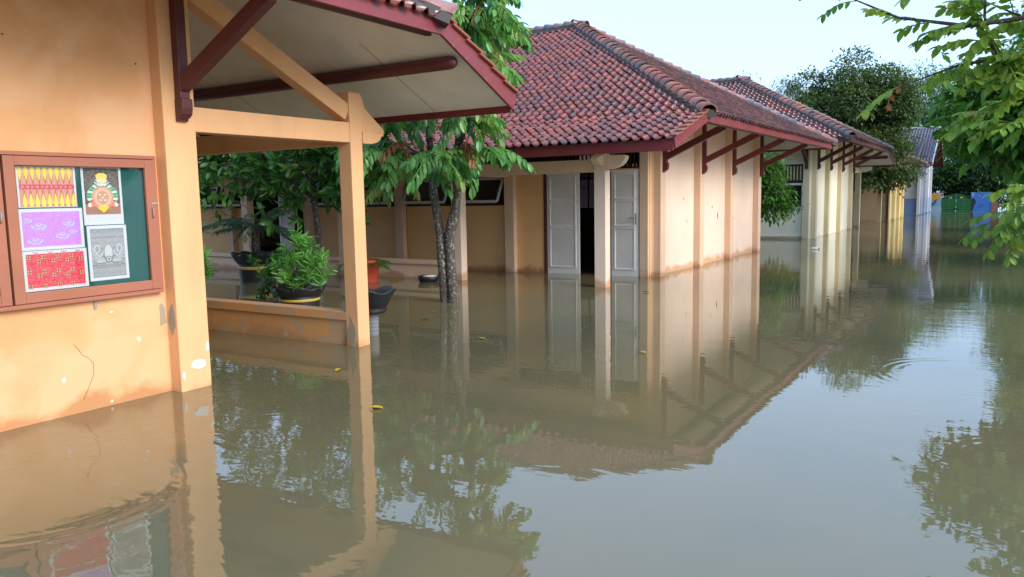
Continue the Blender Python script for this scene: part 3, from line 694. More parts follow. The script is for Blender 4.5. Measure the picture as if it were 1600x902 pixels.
MB().box(-20, -5.4, 26.15, 26.18, .93, 2.36).build('dark_room_sheet', 'dark_wood', B2)  # added dark sheet standing in for the unlit room behind the openings
vr = MB().box(-20, -5.4, 26.08, 26.14, 2.30, 2.36).build('vent_rail', 'dark_wood', B2)
x = -5.46
while x > -8: MB().box(x-.02, x+.02, 26.09, 26.13, 1.86, 2.30).build('slat', 'cream_shaded', vr); x -= .10
for a in (-6.12, -6.95):
    wn = MB().box(a, a+.68, 26.04, 26.08, 1.70, 1.77).build('window', 'window_white', B2)
    MB().box(a, a+.68, 26.04, 26.08, .95, 1.02).build('frame', 'window_white', wn)
    for b in (a, a+.61): MB().box(b, b+.07, 26.04, 26.08, 1.02, 1.70).build('frame', 'window_white', wn)
    MB().box(a+.07, a+.61, 26.055, 26.06, 1.02, 1.70).build('pane', 'glass', wn)
o = MB().box(-5.39, -5.30, 25.85, 25.93, 2.2, 2.95).build('bracket', 'maroon_dark', B2)
MB().beam((-5.345, 25.86, 2.45), (-5.345, 25.0, 2.95), .08, .1).build('strut', 'maroon_dark', o)
for x in (-5.2, -8.1, -11): 
    MB().box(x-.1, x+.1, 34.95, 35.13, -.6, 2.45).build('post', 'cream_shaded', B2)
    sc = MB(); scroll_y(sc, x-.09, x+.09, 35.13, 2.2, 2.45, 1, .4); sc.build('beam_end', 'cream_wall', B2)
    MB().box(x-.08, x+.08, 33.2, 34.95, 2.2, 2.4).build('tie_beam', 'cream_shaded', B2)
sc = MB(); scroll_x(sc, 34.97, 35.11, -5.1, 2.2, 2.45, .42); sc.build('beam_end', 'cream_wall', B2)
MB().box(-20, -5.2, 33.05, 33.2, -.6, 3.4).build('wall', 'cream_wall', B2)
make_roof(B2, -3.95, -20, 35.7, 33.7, 24.9, 29.3, -8.35, 2.60, 3.05, 5.52, 'CD', 0, xtile=-14, side_tone=(.5, 1.4, 2.0), fas='maroon_dark')

# ================================================================== third block (yellow), veranda facing the peach block
B3 = thing('school_building', (-10, 44, 0), 'yellow school block half hidden under the big round tree', 'building')
side_wall(B3, -4.85, (41.45, 43.4, 45.4, 47.2), 41.4, 47.5, 'yellow_wall', 'yellow_wall', 2.0, -3.95, 2.7, 'maroon_dark')
MB().box(-20, -5.0, 41.4, 41.55, -.6, 3).build('veranda_wall', 'yellow_shaded', B3)
for x in (-4.95, -7.5, -10): MB().box(x-.09, x+.09, 39.6, 39.78, -.6, 2.3).build('post', 'yellow_shaded', B3)
MB().box(-4.86, -4.76, 41.34, 41.40, -.6, 2.4).build('downpipe', 'maroon_dark', B3)
MB().box(-20, -5.0, 47.35, 47.5, -.6, 3).build('wall', 'yellow_wall', B3)
make_roof(B3, -3.9, -20, 38.9, 40.1, 48.8, 44.4, -8.3, 2.4, 2.85, 5.2, 'AD', 0, xtile=-11, side_tone=(.5, 1.4, 2.0), fas='maroon_dark')

# ================================================================== far gabled house (bluish white)
B4 = thing('gabled_house', (-7, 55, 0), 'bluish white house with steep purple-grey gable roof by the gate', 'building')
MB().box(-10, -4.35, 50.6, 59, -.6, .98).build('dado', 'blue_dado', B4)
MB().box(-9.99, -4.36, 50.61, 58.99, .98, 3.1).build('wall', 'white_wall', B4)
for y in (50.5, 52.3, 54.2, 56.2, 58.6): MB().box(-4.36, -4.22, y, y+.22, -.6, 3.0).build('pilaster', 'white_wall', B4)
gw = MB(); gw.prism([(-4.40, 50.7, 3.1), (-4.40, 58.9, 3.1), (-4.40, 57.0, 5.0), (-4.40, 56.4, 5.0)], (-.1, 0, 0)); gw.build('gable', 'maroon_dark', B4)
rf = MB(); P1 = [(-3.75, 52.0, 3.05), (-3.75, 57.0, 5.35), (-10.4, 57.0, 5.35), (-10.4, 52.0, 3.05)]; P2 = [(-3.75, 61.2, 3.05), (-3.75, 57.0, 5.35), (-10.4, 57.0, 5.35), (-10.4, 61.2, 3.05)]
for P in (P1, P2): rf.prism([Vector(p)+Vector((0, 0, -.02)) for p in P], (0, 0, -.06))
rfo = rf.build('roof', 'deck', B4)
tb = MB()
for f in tile_frames(P1, (1, 0, 0)): tile_geo(tb, f, (.11+.05*rnd.random(), .095+.03*rnd.random(), .14+.05*rnd.random()))
P5 = [(-3.95, 49.4, 2.2), (-3.95, 51.6, 2.95), (-10, 51.6, 2.95), (-10, 49.4, 2.2)]
for f in tile_frames(P5, (1, 0, 0)): tile_geo(tb, f, (.11+.05*rnd.random(), .095+.03*rnd.random(), .14+.05*rnd.random()))
o = tb.build('roof_tiles', 'tile', rfo); o['kind'] = 'stuff'
MB().beam((-3.74, 51.95, 2.98), (-3.74, 57.0, 5.30), .04, .2).build('fascia', 'window_white', B4)
MB().beam((-3.74, 61.2, 2.98), (-3.74, 57.0, 5.30), .04, .2).build('fascia', 'maroon_dark', B4)
MB().beam((-10.4, 51.96, 2.98), (-3.76, 51.96, 2.98), .04, .16).build('fascia', 'fascia', B4)
MB().beam((-10.4, 57, 5.40), (-3.7, 57, 5.40), .22, .12).build('ridge', 'tile', B4)
MB().beam((-3.9, 57.2, 3.2), (-3.9, 57.2, 5.1), .08, .08, (0, 1, 0)).build('gable_brace', 'maroon_dark', B4)
MB().beam((-4.2, 50.9, 2.6), (-3.8, 52.0, 2.9), .08, .1).build('bracket', 'maroon_dark', B4)

# ================================================================== mural wall and green gate
YG = 60.
WL = thing('mural_wall', (-2.5, YG, 0), 'low painted wall, orange and bright blue, beside the green gate', 'wall')
mw = MB().box(-4.5, -3.72, YG, YG+.18, -.6, 1.22).build('wall_piece', 'blue_dado', WL)
def mural(name, polys, y):
    mb = MB()
    for i, (pts, col) in enumerate(polys):
        mb.col = col; mb.poly([(a, y-.002-.001*i, b) for a, b in pts])
    return mb.build(name, 'art', WL)
mural('mural', [([(-4.5, -.1), (-3.72, -.1), (-3.72, 1.21), (-4.5, 1.21)], (.22, .36, .55)),
  ([(-4.5, .75), (-4.2, .62), (-3.95, .85), (-3.72, .9), (-3.72, 1.21), (-4.5, 1.21)], (.62, .30, .04)),
  ([(-4.5, .35), (-4.2, .38), (-4.02, .55), (-3.95, .85), (-4.1, .78), (-4.25, .55), (-4.5, .52)], (.01, .14, .15)),
  ([(-4.5, -.1), (-3.72, -.1), (-3.72, .35), (-4.1, .3), (-4.5, .15)], (.30, .44, .58))], YG)
MB().box(-1.98, -.85, YG, YG+.18, -.6, 1.24).build('wall_piece', 'blue_dado', WL)
mural('mural', [([(-1.98, -.1), (-.85, -.1), (-.85, 1.23), (-1.98, 1.23)], (.02, .15, .48)),
  ([(-1.98, 1.0), (-1.85, .95), (-1.8, 1.23), (-1.98, 1.23)], (.12, .34, .62)),
  ([(-1.98, 0.), (-1.86, .05), (-1.80, .35), (-1.70, .55), (-1.74, .78), (-1.85, .86), (-1.98, .80)], (.006, .008, .02)),
  ([(-1.55, .92), (-1.45, .92), (-1.45, 1.10), (-1.55, 1.10)], (.12, .02, .06)),
  ([(-1.52, .95), (-1.49, .95), (-1.49, 1.08), (-1.52, 1.08)], (.7, .6, .6)),
  ([(-1.6, .2), (-1.3, .25), (-1.2, .45), (-1.4, .5), (-1.62, .35)], (.008, .09, .42))], YG)
MB().box(-.85, -.45, YG-.03, YG+.2, -.6, .62).build('end_pier', 'brick_brown', WL)
GT = thing('gate', (-2.85, YG, 0), 'green metal double gate with arched top and horizontal bars', 'gate')
for s_, (a, b) in enumerate(((-3.70, -2.86), (-2.84, -2.0))):
    ztop = lambda x: .80+.38*(1-((x+2.85)/.86)**2)
    leaf = MB(); n = 6; pts = [(a, -.55)]+[(b, -.55)]+[(b-(b-a)*k/n, ztop(b-(b-a)*k/n)) for k in range(n+1)]
    leaf.prism([(px_, YG+.06, pz_) for px_, pz_ in pts], (0, .03, 0)); lf = leaf.build('gate_leaf', 'gate_deep', GT)
    for z in (.02, .16, .30, .44, .58, .72): MB().box(a+.03, b-.03, YG+.02, YG+.06, z, z+.085).build('slat', 'gate_green', lf)
    for x in (a, b-.05, (a+b)/2-.02): MB().box(x, x+.05, YG-.0, YG+.02, -.55, ztop(x+.02)-.02).build('upright', 'gate_green', lf)
    MB().box((a+b)/2+(.05 if s_ == 0 else -.2), (a+b)/2+(.2 if s_ == 0 else -.05), YG-.01, YG+.018, .86, .96).build('plate', 'gold', lf)
MB().box(-2.98, -2.70, YG-.02, YG-.002, .10, .20).build('bolt', 'black_paint', GT)

# ================================================================== foliage
def leaflet(mb, M4, L, W, fold=.25, droop=.3):
    """eight-triangle leaf blade with a folded midrib, growing along local +Y"""
    n = len(mb.v); r = [0, .26, .62, .88, 1.]; hw = [0, .42, .52, .30, 0]
    for i, t in enumerate(r): mb.v.append(M4 @ Vector((0, L*t, -droop*L*t*t)))
    for sx in (-1, 1):
        for i in (1, 2, 3): mb.v.append(M4 @ Vector((sx*W*hw[i], L*r[i]+.02*L, -droop*L*r[i]**2+fold*W*.5)))
    a, b, c, d, e, l1, l2, l3, r1, r2, r3 = range(n, n+11)
    for f in ((a, b, l1), (b, c, l2, l1), (c, d, l3, l2), (d, e, l3), (a, r1, b), (b, r1, r2, c), (c, r2, r3, d), (d, r3, e)): mb.face(f)
def frond_mesh(name, mat, seed, L=.62, pairs=6, ll=.22, lw=.075, droop=.55, hang=.9, stemmat='bark', tip=True):
    rg = random.Random(seed); mb = MB()
    def at(t): return Vector((.05*L*math.sin(t*2.5+seed), L*t*(1-.18*t), -droop*L*t*t))
    for i in range(5):
        a, b = at(i/5), at((i+1)/5); mb.col = (.5, .5, .5); mb.beam(a, b, .008, .008)
    for i in range(pairs):
        t = .18+.78*i/max(1, pairs-1); p = at(t); dv = (at(min(1, t+.03))-at(t-.03)).normalized()
        for sx in (-1, 1):
            v = rg.random(); mb.col = (v, v, v)
            d = (dv*.45 + Vector((sx, 0, 0))*rg.uniform(.75, 1.) + Vector((0, 0, -hang*rg.uniform(.6, 1.2)))).normalized()
            x = d.cross(Vector((0, 0, 1))).normalized(); z_ = x.cross(d)
            M4 = Matrix((x, d, z_)).transposed().to_4x4(); M4.translation = p; leaflet(mb, M4, ll*rg.uniform(.75, 1.1)*(1-.25*abs(t-.5)), lw*rg.uniform(.85, 1.1), rg.uniform(.15, .45), rg.uniform(.1, .5))
    if tip:
        M4 = Matrix.Translation(at(1.)) @ Matrix.Rotation(R(-50*hang), 4, 'X'); leaflet(mb, M4, ll*.8, lw)
    me = mb.mesh(name); me.materials.append(MATS[mat]); return me
def whorl_mesh(name, mat, seed, n=7, ll=.14, lw=.055, up=.3, stem=.12):
    rg = random.Random(seed); mb = MB(); mb.col = (.3, .3, .3); mb.beam((0, 0, 0), (0, stem, 0), .006, .006)
    for i in range(n):
        v = rg.random(); mb.col = (v, v, v); t = stem*(.3+.7*i/n); a = i*2.4+rg.random()
        d = Vector((math.cos(a), rg.uniform(.3, .9), math.sin(a)*.8-.25+up)).normalized(); x = d.cross(Vector((0, 0, 1))).normalized(); z_ = x.cross(d)
        M4 = Matrix((x, d, z_)).transposed().to_4x4(); M4.translation = (0, t, 0); leaflet(mb, M4, ll*rg.uniform(.7, 1.15), lw*rg.uniform(.8, 1.15), .3, rg.uniform(.1, .5))
    me = mb.mesh(name); me.materials.append(MATS[mat]); return me
def orient(p, d, rollv=0.):
    d = Vector(d).normalized(); x = d.cross(Vector((0, 0, 1)))
    if x.length < .05: x = Vector((1, 0, 0))
    x.normalize(); z_ = x.cross(d); M4 = Matrix((x, d, z_)).transposed().to_4x4() @ Matrix.Rotation(rollv, 4, 'Y'); M4.translation = p; return M4

# ---- courtyard tree with twin trunks and long hanging leaflets
T1 = thing('matoa_tree', (-6.81, 9.07, 0), 'twin-trunked tree with hanging pinnate leaves standing in the courtyard water', 'tree')
MB().tube([(-6.87, 9.07, -.6), (-6.86, 9.07, .1), (-6.89, 9.06, .6), (-6.91, 9.07, .95), (-6.97, 9.08, 1.25), (-7.04, 9.1, 1.55), (-7.06, 9.12, 1.95), (-7.1, 9.1, 2.5), (-7.2, 9.15, 3.1), (-7.1, 9.2, 3.7)], [.085, .075, .07, .066, .062, .06, .055, .045, .03, .015], 10).build('trunk', 'bark', T1)
MB().tube([(-6.73, 9.09, -.6), (-6.73, 9.09, .1), (-6.77, 9.1, .6), (-6.78, 9.1, .95), (-6.72, 9.1, 1.15), (-6.65, 9.1, 1.35), (-6.6, 9.08, 1.6), (-6.6, 9.05, 1.95), (-6.5, 9.05, 2.5), (-6.35, 9.0, 3.1), (-6.2, 9.0, 3.8), (-6.1, 9.0, 4.2)], [.085, .078, .07, .072, .078, .066, .058, .054, .045, .032, .022, .01], 10).build('trunk', 'bark', T1)
FR1 = [frond_mesh('leaf', 'leaf_matoa', k, L=.46+.05*k, pairs=6+k % 3, ll=.20, lw=.068, droop=.30+.12*(k % 3), hang=.45+.35*(k % 3)) for k in range(6)]
FRUST = [frond_mesh('leaf', 'leaf_rust', 40+k, L=.4, pairs=5, ll=.17, lw=.05, droop=.8, hang=1.5) for k in range(2)]
limbs = []
rg = random.Random(21)
cores = [(-7.06, 9.12, 2.0), (-6.6, 9.05, 2.0), (-7.15, 9.12, 2.6), (-6.45, 9.03, 2.7), (-7.2, 9.15, 3.1), (-6.35, 9.0, 3.2), (-6.2, 9.0, 3.8), (-7.1, 9.2, 3.6)]
tips = [(-6.05, 8.9, 4.25), (-6.4, 9.1, 4.45), (-5.95, 8.9, 3.95), (-7.6, 8.9, 1.95), (-8.1, 8.8, 2.25), (-7.9, 9.0, 2.35), (-7.7, 8.5, 2.2), (-6.5, 8.5, 2.1), (-6.25, 9.0, 2.65), (-6.4, 9.4, 2.2), (-7.3, 8.6, 2.7), (-6.0, 8.9, 3.3), (-6.3, 8.4, 3.2), (-7.6, 9.6, 3.1), (-6.2, 9.3, 3.9), (-6.1, 8.7, 3.75), (-6.5, 8.6, 4.0), (-7.4, 8.7, 3.7), (-6.9, 9.7, 3.0), (-8.2, 9.3, 2.7), (-6.3, 8.6, 2.9), (-6.65, 9.5, 4.1)]
for t in tips:
    c = min(cores, key=lambda c: (Vector(c)-Vector(t)).length+(.6 if c[2] > t[2] else 0)); c = Vector(c); t = Vector(t)
    mid = (c+t)/2+Vector((rg.uniform(-.1, .1), rg.uniform(-.1, .1), .1)); MB().tube([c, mid, t], [.026, .018, .009], 6).build('limb', 'bark', T1)
    for k in range(11):
        d = Vector((rg.uniform(-1, 1), rg.uniform(-1, 1), rg.uniform(-.25, .45))) + (t-Vector((-6.85, 9.1, t.z)))*.6
        p = t.lerp(mid, rg.random()*.45)
        place('leaf', FR1[rg.randrange(6)], T1, orient(p, d, rg.uniform(-.5, .5)) @ Matrix.Scale(rg.uniform(.8, 1.1), 4))
for p in ((-6.62, 8.98, 1.95), (-6.58, 8.95, 1.8), (-6.95, 8.95, 1.85)):
    for d in ((.9, -.5, .25), (-.3, -.9, .2), (.6, -.9, .0))[:2 if p[2] > 1.9 else 1]:
        place('leaf', FR1[rg.randrange(6)], T1, orient(p, d))
for p in ((-6.35, 8.9, 2.25), (-7.3, 8.8, 2.3), (-5.95, 8.9, 4.0)):
    for k in range(2): place('leaf', FRUST[k], T1, orient(p, (rg.uniform(-1, 1), -.6, .2)))

# ---- broad-leaved tree further in, seen under the veranda beam
T2 = thing('fruit_tree', (-9.84, 9.5, 0), 'dark broad-leaved tree with slender trunk seen under the veranda beam', 'tree')
MB().tube([(-9.84, 9.5, -.6), (-9.86, 9.5, .4), (-9.82, 9.5, .9), (-9.86, 9.5, 1.35), (-9.9, 9.5, 1.8), (-9.9, 9.5, 2.6)], [.07, .06, .055, .05, .05, .03], 9).build('trunk', 'bark', T2)
WH = [whorl_mesh('leafy_twig', 'leaf_jambu', k, n=7+k % 3, ll=.19, lw=.075, up=0.05) for k in range(5)]
rg = random.Random(5)
ends = []
for k in range(26):
    e = Vector((rg.uniform(-13.3, -8.1), rg.uniform(8.7, 10.3), rg.uniform(1.65, 2.7))); e.z = max(e.z, 1.55-.16*(e.x+9.5)) if e.x < -10.3 else e.z; c = Vector((-9.9, 9.5, rg.uniform(1.5, 2.3))); m_ = (e+c)/2+Vector((0, 0, .18))
    MB().tube([c, m_, e], [.025, .018, .008], 5).build('limb', 'bark', T2); ends.append((e, m_))
cnt = 0; jm = MB()
for e, m_ in ends:
    for k in range(17):
        p = e.lerp(m_, rg.random()**1.4*.8)+Vector((rg.gauss(0, .22), rg.gauss(0, .22), rg.gauss(-.05, .17)))
        d = Vector((rg.uniform(-1, 1), rg.uniform(-1.2, .8), rg.uniform(-1.0, .15)))
        if cnt < 290: place('leafy_twig', WH[rg.randrange(5)], T2, orient(p, d, rg.uniform(0, 6)))
        else:
            for j in range(7):
                v = rg.random(); jm.col = (v, v, v); leaflet(jm, orient(p+Vector((rg.gauss(0, .07), rg.gauss(0, .07), rg.gauss(0, .07))), (rg.uniform(-1, 1), rg.uniform(-1, 1), rg.uniform(-1, .1))), .18, .07)
        cnt += 1
hi = Vector((-9.9, 9.5, 2.5)); MB().tube([hi, (-10.2, 9.5, 3.2), (-10.4, 9.6, 4.0)], [.03, .022, .01], 6).build('limb', 'bark', T2)
for k in range(420):          # upper crown, above the veranda roof line
    a = Vector((rg.uniform(-13.2, -8.0), rg.uniform(8.6, 10.6), rg.uniform(2.7, 4.3)))
    if abs(a.x+10.4)/2.9+abs(a.z-2.7)/2.0 > 1.05: continue
    for j in range(7): v = rg.random(); jm.col = (v, v, v); leaflet(jm, orient(a+Vector((rg.gauss(0, .1), rg.gauss(0, .1), rg.gauss(0, .1))), (rg.uniform(-1, 1), rg.uniform(-1, 1), rg.uniform(-1, .3))), .19, .07)
for k in range(7):           # low hanging sprays
    p = Vector((rg.uniform(-13.6, -12.9), rg.uniform(9.2, 10), rg.uniform(.95, 1.6)))
    for j in range(6): v = rg.random(); jm.col = (v, v, v); leaflet(jm, orient(p+Vector((rg.gauss(0, .08), 0, rg.gauss(0, .08))), (rg.uniform(-1, 1), rg.uniform(-1, 1), rg.uniform(-1, .3))), .19, .06)
o = jm.build('crown', 'leaf_jambu', T2); o['kind'] = 'stuff'

# ---- generic crown made of many leaves
def crown(mb, blobs, n, size, seed, clump=.35, per=9, wide=.45, top=0.):
    rg = random.Random(seed); tot = sum(b[1][0]*b[1][2] for b in blobs)
    for c, rad in blobs:
        c = Vector(c); k = max(1, int(n/per*rad[0]*rad[2]/tot))
        for i in range(k):
            while True:
                u = Vector((rg.uniform(-1, 1), rg.uniform(-1, 1), rg.uniform(-1, 1)))
                if .35 < u.length < 1.: break
            u = u.normalized()*rg.uniform(.62, 1.06); q_ = c+Vector((u.x*rad[0], u.y*rad[1], u.z*rad[2]))
            shade = rg.random()
            for j in range(per):
                p = q_+Vector((rg.gauss(0, clump), rg.gauss(0, clump), rg.gauss(0, clump*.7)))
                if p.z < .06: continue
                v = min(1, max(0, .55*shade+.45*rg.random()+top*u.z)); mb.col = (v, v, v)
                d = (u+Vector((rg.uniform(-1, 1), rg.uniform(-1, 1), rg.uniform(-1., .5)))*.9).normalized()
                x = d.cross(Vector((rg.uniform(-.3, .3), rg.uniform(-.3, .3), 1))).normalized(); s_ = size*rg.uniform(.6, 1.3); nn = len(mb.v)
                mb.v += [p, p+d*s_*.5+x*s_*wide*.5, p+d*s_+Vector((0, 0, -.15*s_)), p+d*s_*.5-x*s_*wide*.5]; mb.face((nn, nn+1, nn+2, nn+3))
def tree(name, base, label, blobs, n, size, mat, seed, trunk_r=.15, clump=.35, per=9, group=None, wide=.45, cat='tree', nolimb=False, top=0.):
    t = thing(name, base, label, cat, group); b = Vector(base); topz = max(c[2] for c, _ in blobs)
    cx = sum(c[0] for c, _ in blobs)/len(blobs); cy = sum(c[1] for c, _ in blobs)/len(blobs)
    rg = random.Random(seed+99)
    tp = Vector((cx, cy, topz)); pts = [b+Vector((0, 0, -.6)), b.lerp(tp, .25)+Vector((rg.uniform(-.1, .1), 0, 0)), b.lerp(tp, .6)+Vector((rg.uniform(-.2, .2), 0, 0)), tp]
    MB().tube(pts, [trunk_r*1.15, trunk_r, trunk_r*.7, trunk_r*.25], 9).build('trunk', 'bark', t)
    if not nolimb:
        lm = MB()
        for c, r_ in blobs:
            a = b.lerp(tp, min(.8, max(.2, (c[2]-r_[2]-b.z)/(topz-b.z+.01)))); lm.tube([a, (a+Vector(c))/2+Vector((0, 0, .1)), Vector(c)], [trunk_r*.45, trunk_r*.3, trunk_r*.12], 6)
        lm.build('limbs', 'bark', t)
    mb = MB(); crown(mb, blobs, n, size, seed, clump, per, wide, top); o = mb.build('crown', mat, t); o['kind'] = 'stuff'; return t

def blobs_in(c, rad, n, s, seed):
    rg = random.Random(seed); out = []
    for i in range(n):
        while True:
            u = Vector((rg.uniform(-1, 1), rg.uniform(-1, 1), rg.uniform(-1, 1)))
            if u.length < 1: break
        k = rg.uniform(.75, 1.25)*s; out.append(((c[0]+u.x*rad[0], c[1]+u.y*rad[1], c[2]+u.z*rad[2]), (k, k, k*.8)))
    return out
# big round tree behind the cream block
tree('mango_tree', (-6.6, 38.3, 0), 'big round olive-green tree between the cream and yellow blocks',
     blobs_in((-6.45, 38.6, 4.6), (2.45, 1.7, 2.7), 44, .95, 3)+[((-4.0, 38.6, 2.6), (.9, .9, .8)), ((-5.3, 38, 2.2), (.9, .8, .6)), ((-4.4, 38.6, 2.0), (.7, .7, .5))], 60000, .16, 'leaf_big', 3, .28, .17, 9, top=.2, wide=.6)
# shrub in the gap between peach and cream blocks
tree('garden_shrub', (-6.5, 24.0, 0), 'leafy shrub in the gap between the peach and cream blocks',
     [((-5.95, 24, 1.5), (.4, .5, .45)), ((-5.85, 24, 1.05), (.4, .4, .35)), ((-6.0, 24.1, 2.0), (.4, .5, .4)), ((-6.5, 24.1, 1.6), (.5, .5, .6)), ((-6.2, 24, 2.6), (.5, .5, .4)), ((-5.5, 24, 1.1), (.22, .3, .22)), ((-5.55, 24, 1.5), (.2, .3, .2))], 3600, .16, 'leaf_rightdark', 8, .05, .12, 8, cat='shrub')
# bamboo-like feathery trees beyond
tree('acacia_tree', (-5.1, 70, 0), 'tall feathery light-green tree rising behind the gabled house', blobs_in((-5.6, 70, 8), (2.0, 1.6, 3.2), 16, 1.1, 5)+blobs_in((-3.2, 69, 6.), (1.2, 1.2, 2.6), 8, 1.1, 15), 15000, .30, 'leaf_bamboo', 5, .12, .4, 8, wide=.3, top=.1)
tree('acacia_tree', (-9.5, 74, 0), 'feathery tree showing over the big round tree behind', blobs_in((-9.5, 74, 7.2), (2.6, 1.6, 3.0), 14, 1.2, 6), 9000, .32, 'leaf_bamboo', 6, .12, .4, 8, wide=.3)
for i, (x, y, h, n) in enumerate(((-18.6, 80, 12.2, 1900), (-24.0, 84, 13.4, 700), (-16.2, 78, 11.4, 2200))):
    tree('far_tree', (x, y, 0), ('thin pale far tree between two others above the roof ridge', 'wispy bare far tree above the peach roof ridge', 'fuller pale far tree beside the big round tree')[i], blobs_in((x, y, h-1.8), (1.3, 1.0, 1.5), 6, .75, 30+i), n, .34, 'leaf_far_glare', 30+i, .09, .45, 7, group='thin far trees above the ridge', wide=.3)
# dark thicket behind the gate
for i, (x, y, h, r_) in enumerate(((-3.4, 64, 3.6, 1.6), (-1.2, 63, 4.2, 1.7), (1.2, 64, 6.5, 2.2), (-2.2, 67, 8.0, 2.2), (.4, 69, 11.0, 2.8), (3, 66, 10, 2.8), (-6.5, 66, 4, 1.8))):
    tree('thicket_tree', (x, y, 0), 'dark green tree '+('behind the orange end of the painted wall', 'behind the blue end of the painted wall', 'standing right of the blue painted wall', 'directly behind the green gate', 'tall, second row behind the blue wall', 'tall, furthest along beyond the bank trees', 'behind the gabled house')[i], blobs_in((x, y, h*.55), (r_*.7, 1., h*.4), 9, r_*.55, 50+i), 8000, .27, 'leaf_dark' if i in (0, 1, 6) else 'leaf_bank', 50+i, .1, .3, 8, group='dark trees behind the gate')
# green wall of trees down the right-hand side
for i, (x, y, h, r_, mt) in enumerate(((1.5, 19, 5.6, 1.6, 'leaf_rightdark'), (1.8, 25, 7.0, 1.9, 'leaf_rightdark'), (1.9, 33, 8.6, 2.1, 'leaf_rightdark'), (2.2, 43, 10.2, 2.5, 'leaf_bank'), (2.4, 52, 11.5, 2.9, 'leaf_bank'))):
    tree('bank_tree', (x, y, 0), ('low bright bushy tree', 'round mid-green bushy tree', 'broad mid-green bushy tree', 'tall dark bushy tree', 'tallest dark bushy tree')[i]+' along the flooded path, '+('nearest the leaning branches', 'second from the leaning branches', 'middle of the row', 'second from the painted wall', 'beside the painted wall')[i], blobs_in((x, y, h*.55), (r_*.75, 1.6, h*.42), 13, r_*.5, 70+i), 13000, .24 if y > 20 else .19, mt, 70+i, .09, .26, 8, group='bushy trees along the flooded path', wide=.5)

# ---- near tree on the right: pinnate sprays reaching into the frame
T3 = thing('starfruit_tree', (1.75, 7.2, 0), 'light green tree with thin branches leaning in over the water', 'tree')
MB().tube([(1.75, 7.2, -.6), (1.7, 7.2, .8), (1.55, 7.15, 1.6), (1.2, 7.1, 2.3), (.8, 7.0, 3.2), (.7, 6.9, 4.4)], [.13, .12, .10, .08, .05, .02], 10).build('trunk', 'bark', T3)
FR3 = [frond_mesh('leaf', 'leaf_right', 60+k, L=.29+.025*k, pairs=4+k % 2, ll=.118, lw=.056, droop=.12+.14*(k % 3), hang=.1+.2*(k % 3)) for k in range(6)]
FR3R = [frond_mesh('leaf', 'leaf_rust', 70+k, L=.3, pairs=3, ll=.12, lw=.05, droop=.5, hang=1.) for k in range(1)]
rg = random.Random(12)
br = [[(.95, 7.1, 2.5), (.35, 7.0, 2.38), (.0, 6.95, 2.45), (-.35, 6.9, 2.42), (-.75, 6.8, 2.28)],
      [(.6, 7.1, 2.1), (.1, 7.0, 2.25), (-.12, 6.9, 2.46), (-.2, 6.9, 2.75), (-.2, 6.9, 3.1)],
      [(.9, 7.0, 2.9), (.3, 6.9, 2.72), (-.3, 6.8, 2.68), (-.75, 6.7, 2.78), (-1.15, 6.65, 3.0)],
      [(1.2, 7.1, 2.2), (.7, 7.0, 2.05), (.3, 6.9, 1.95), (-.1, 6.85, 1.98)],
      [(.85, 7.0, 3.2), (.3, 6.8, 3.2), (-.1, 6.7, 3.05), (-.45, 6.6, 3.0)],
      [(1.5, 7.1, 1.7), (.9, 7.0, 1.5), (.5, 6.9, 1.45), (.2, 6.85, 1.5)],
      [(.8, 7, 3.2), (.4, 6.4, 3.6), (.1, 6., 3.9), (-.15, 5.7, 3.8)],
      [(.75, 7, 3.6), (.3, 6.8, 4.1), (-.2, 6.7, 4.3), (-.6, 6.6, 4.2)],
      [(.75, 7, 3.8), (.5, 6.9, 4.6), (.2, 6.8, 5.1)],
      [(.9, 7.1, 2.6), (.45, 7.2, 2.6), (.1, 7.3, 2.75), (-.15, 7.3, 2.9)],
      [(1.0, 7.1, 2.3), (.5, 7.3, 2.25), (.15, 7.4, 2.2), (-.2, 7.4, 2.1)],
      [(.8, 7., 2.9), (.5, 7.3, 3.0), (.2, 7.4, 3.1), (-.2, 7.4, 3.2)]]
ct = 0
for pts in br:
    MB().tube(pts, [.026-.021*i/(len(pts)-1) for i in range(len(pts))], 6).build('limb', 'bark', T3)
    P = [Vector(p) for p in pts]
    for k in range(22):
        t = (rg.uniform(.08, 1.)**1.6)*(len(P)-1); i = min(int(t), len(P)-2); p = P[i].lerp(P[i+1], t-i)
        al = (P[i+1]-P[i]).normalized(); d = al*rg.uniform(.2, 1.)+Vector((rg.uniform(-1, .6), rg.uniform(-.9, .9), rg.uniform(-.35, .35)))
        place('leaf', FR3[rg.randrange(6)], T3, orient(p, d, rg.uniform(-.4, .4)) @ Matrix.Scale(rg.uniform(.8, 1.1)*(1-.35*(t/(len(P)-1))**2), 4)); ct += 1
    place('leaf', FR3[1], T3, orient(P[-1], P[-1]-P[-2]))
place('leaf', FR3R[0], T3, orient((-.72, 6.8, 2.3), (-.6, -.2, -.3)) @ Matrix.Scale(.6, 4))
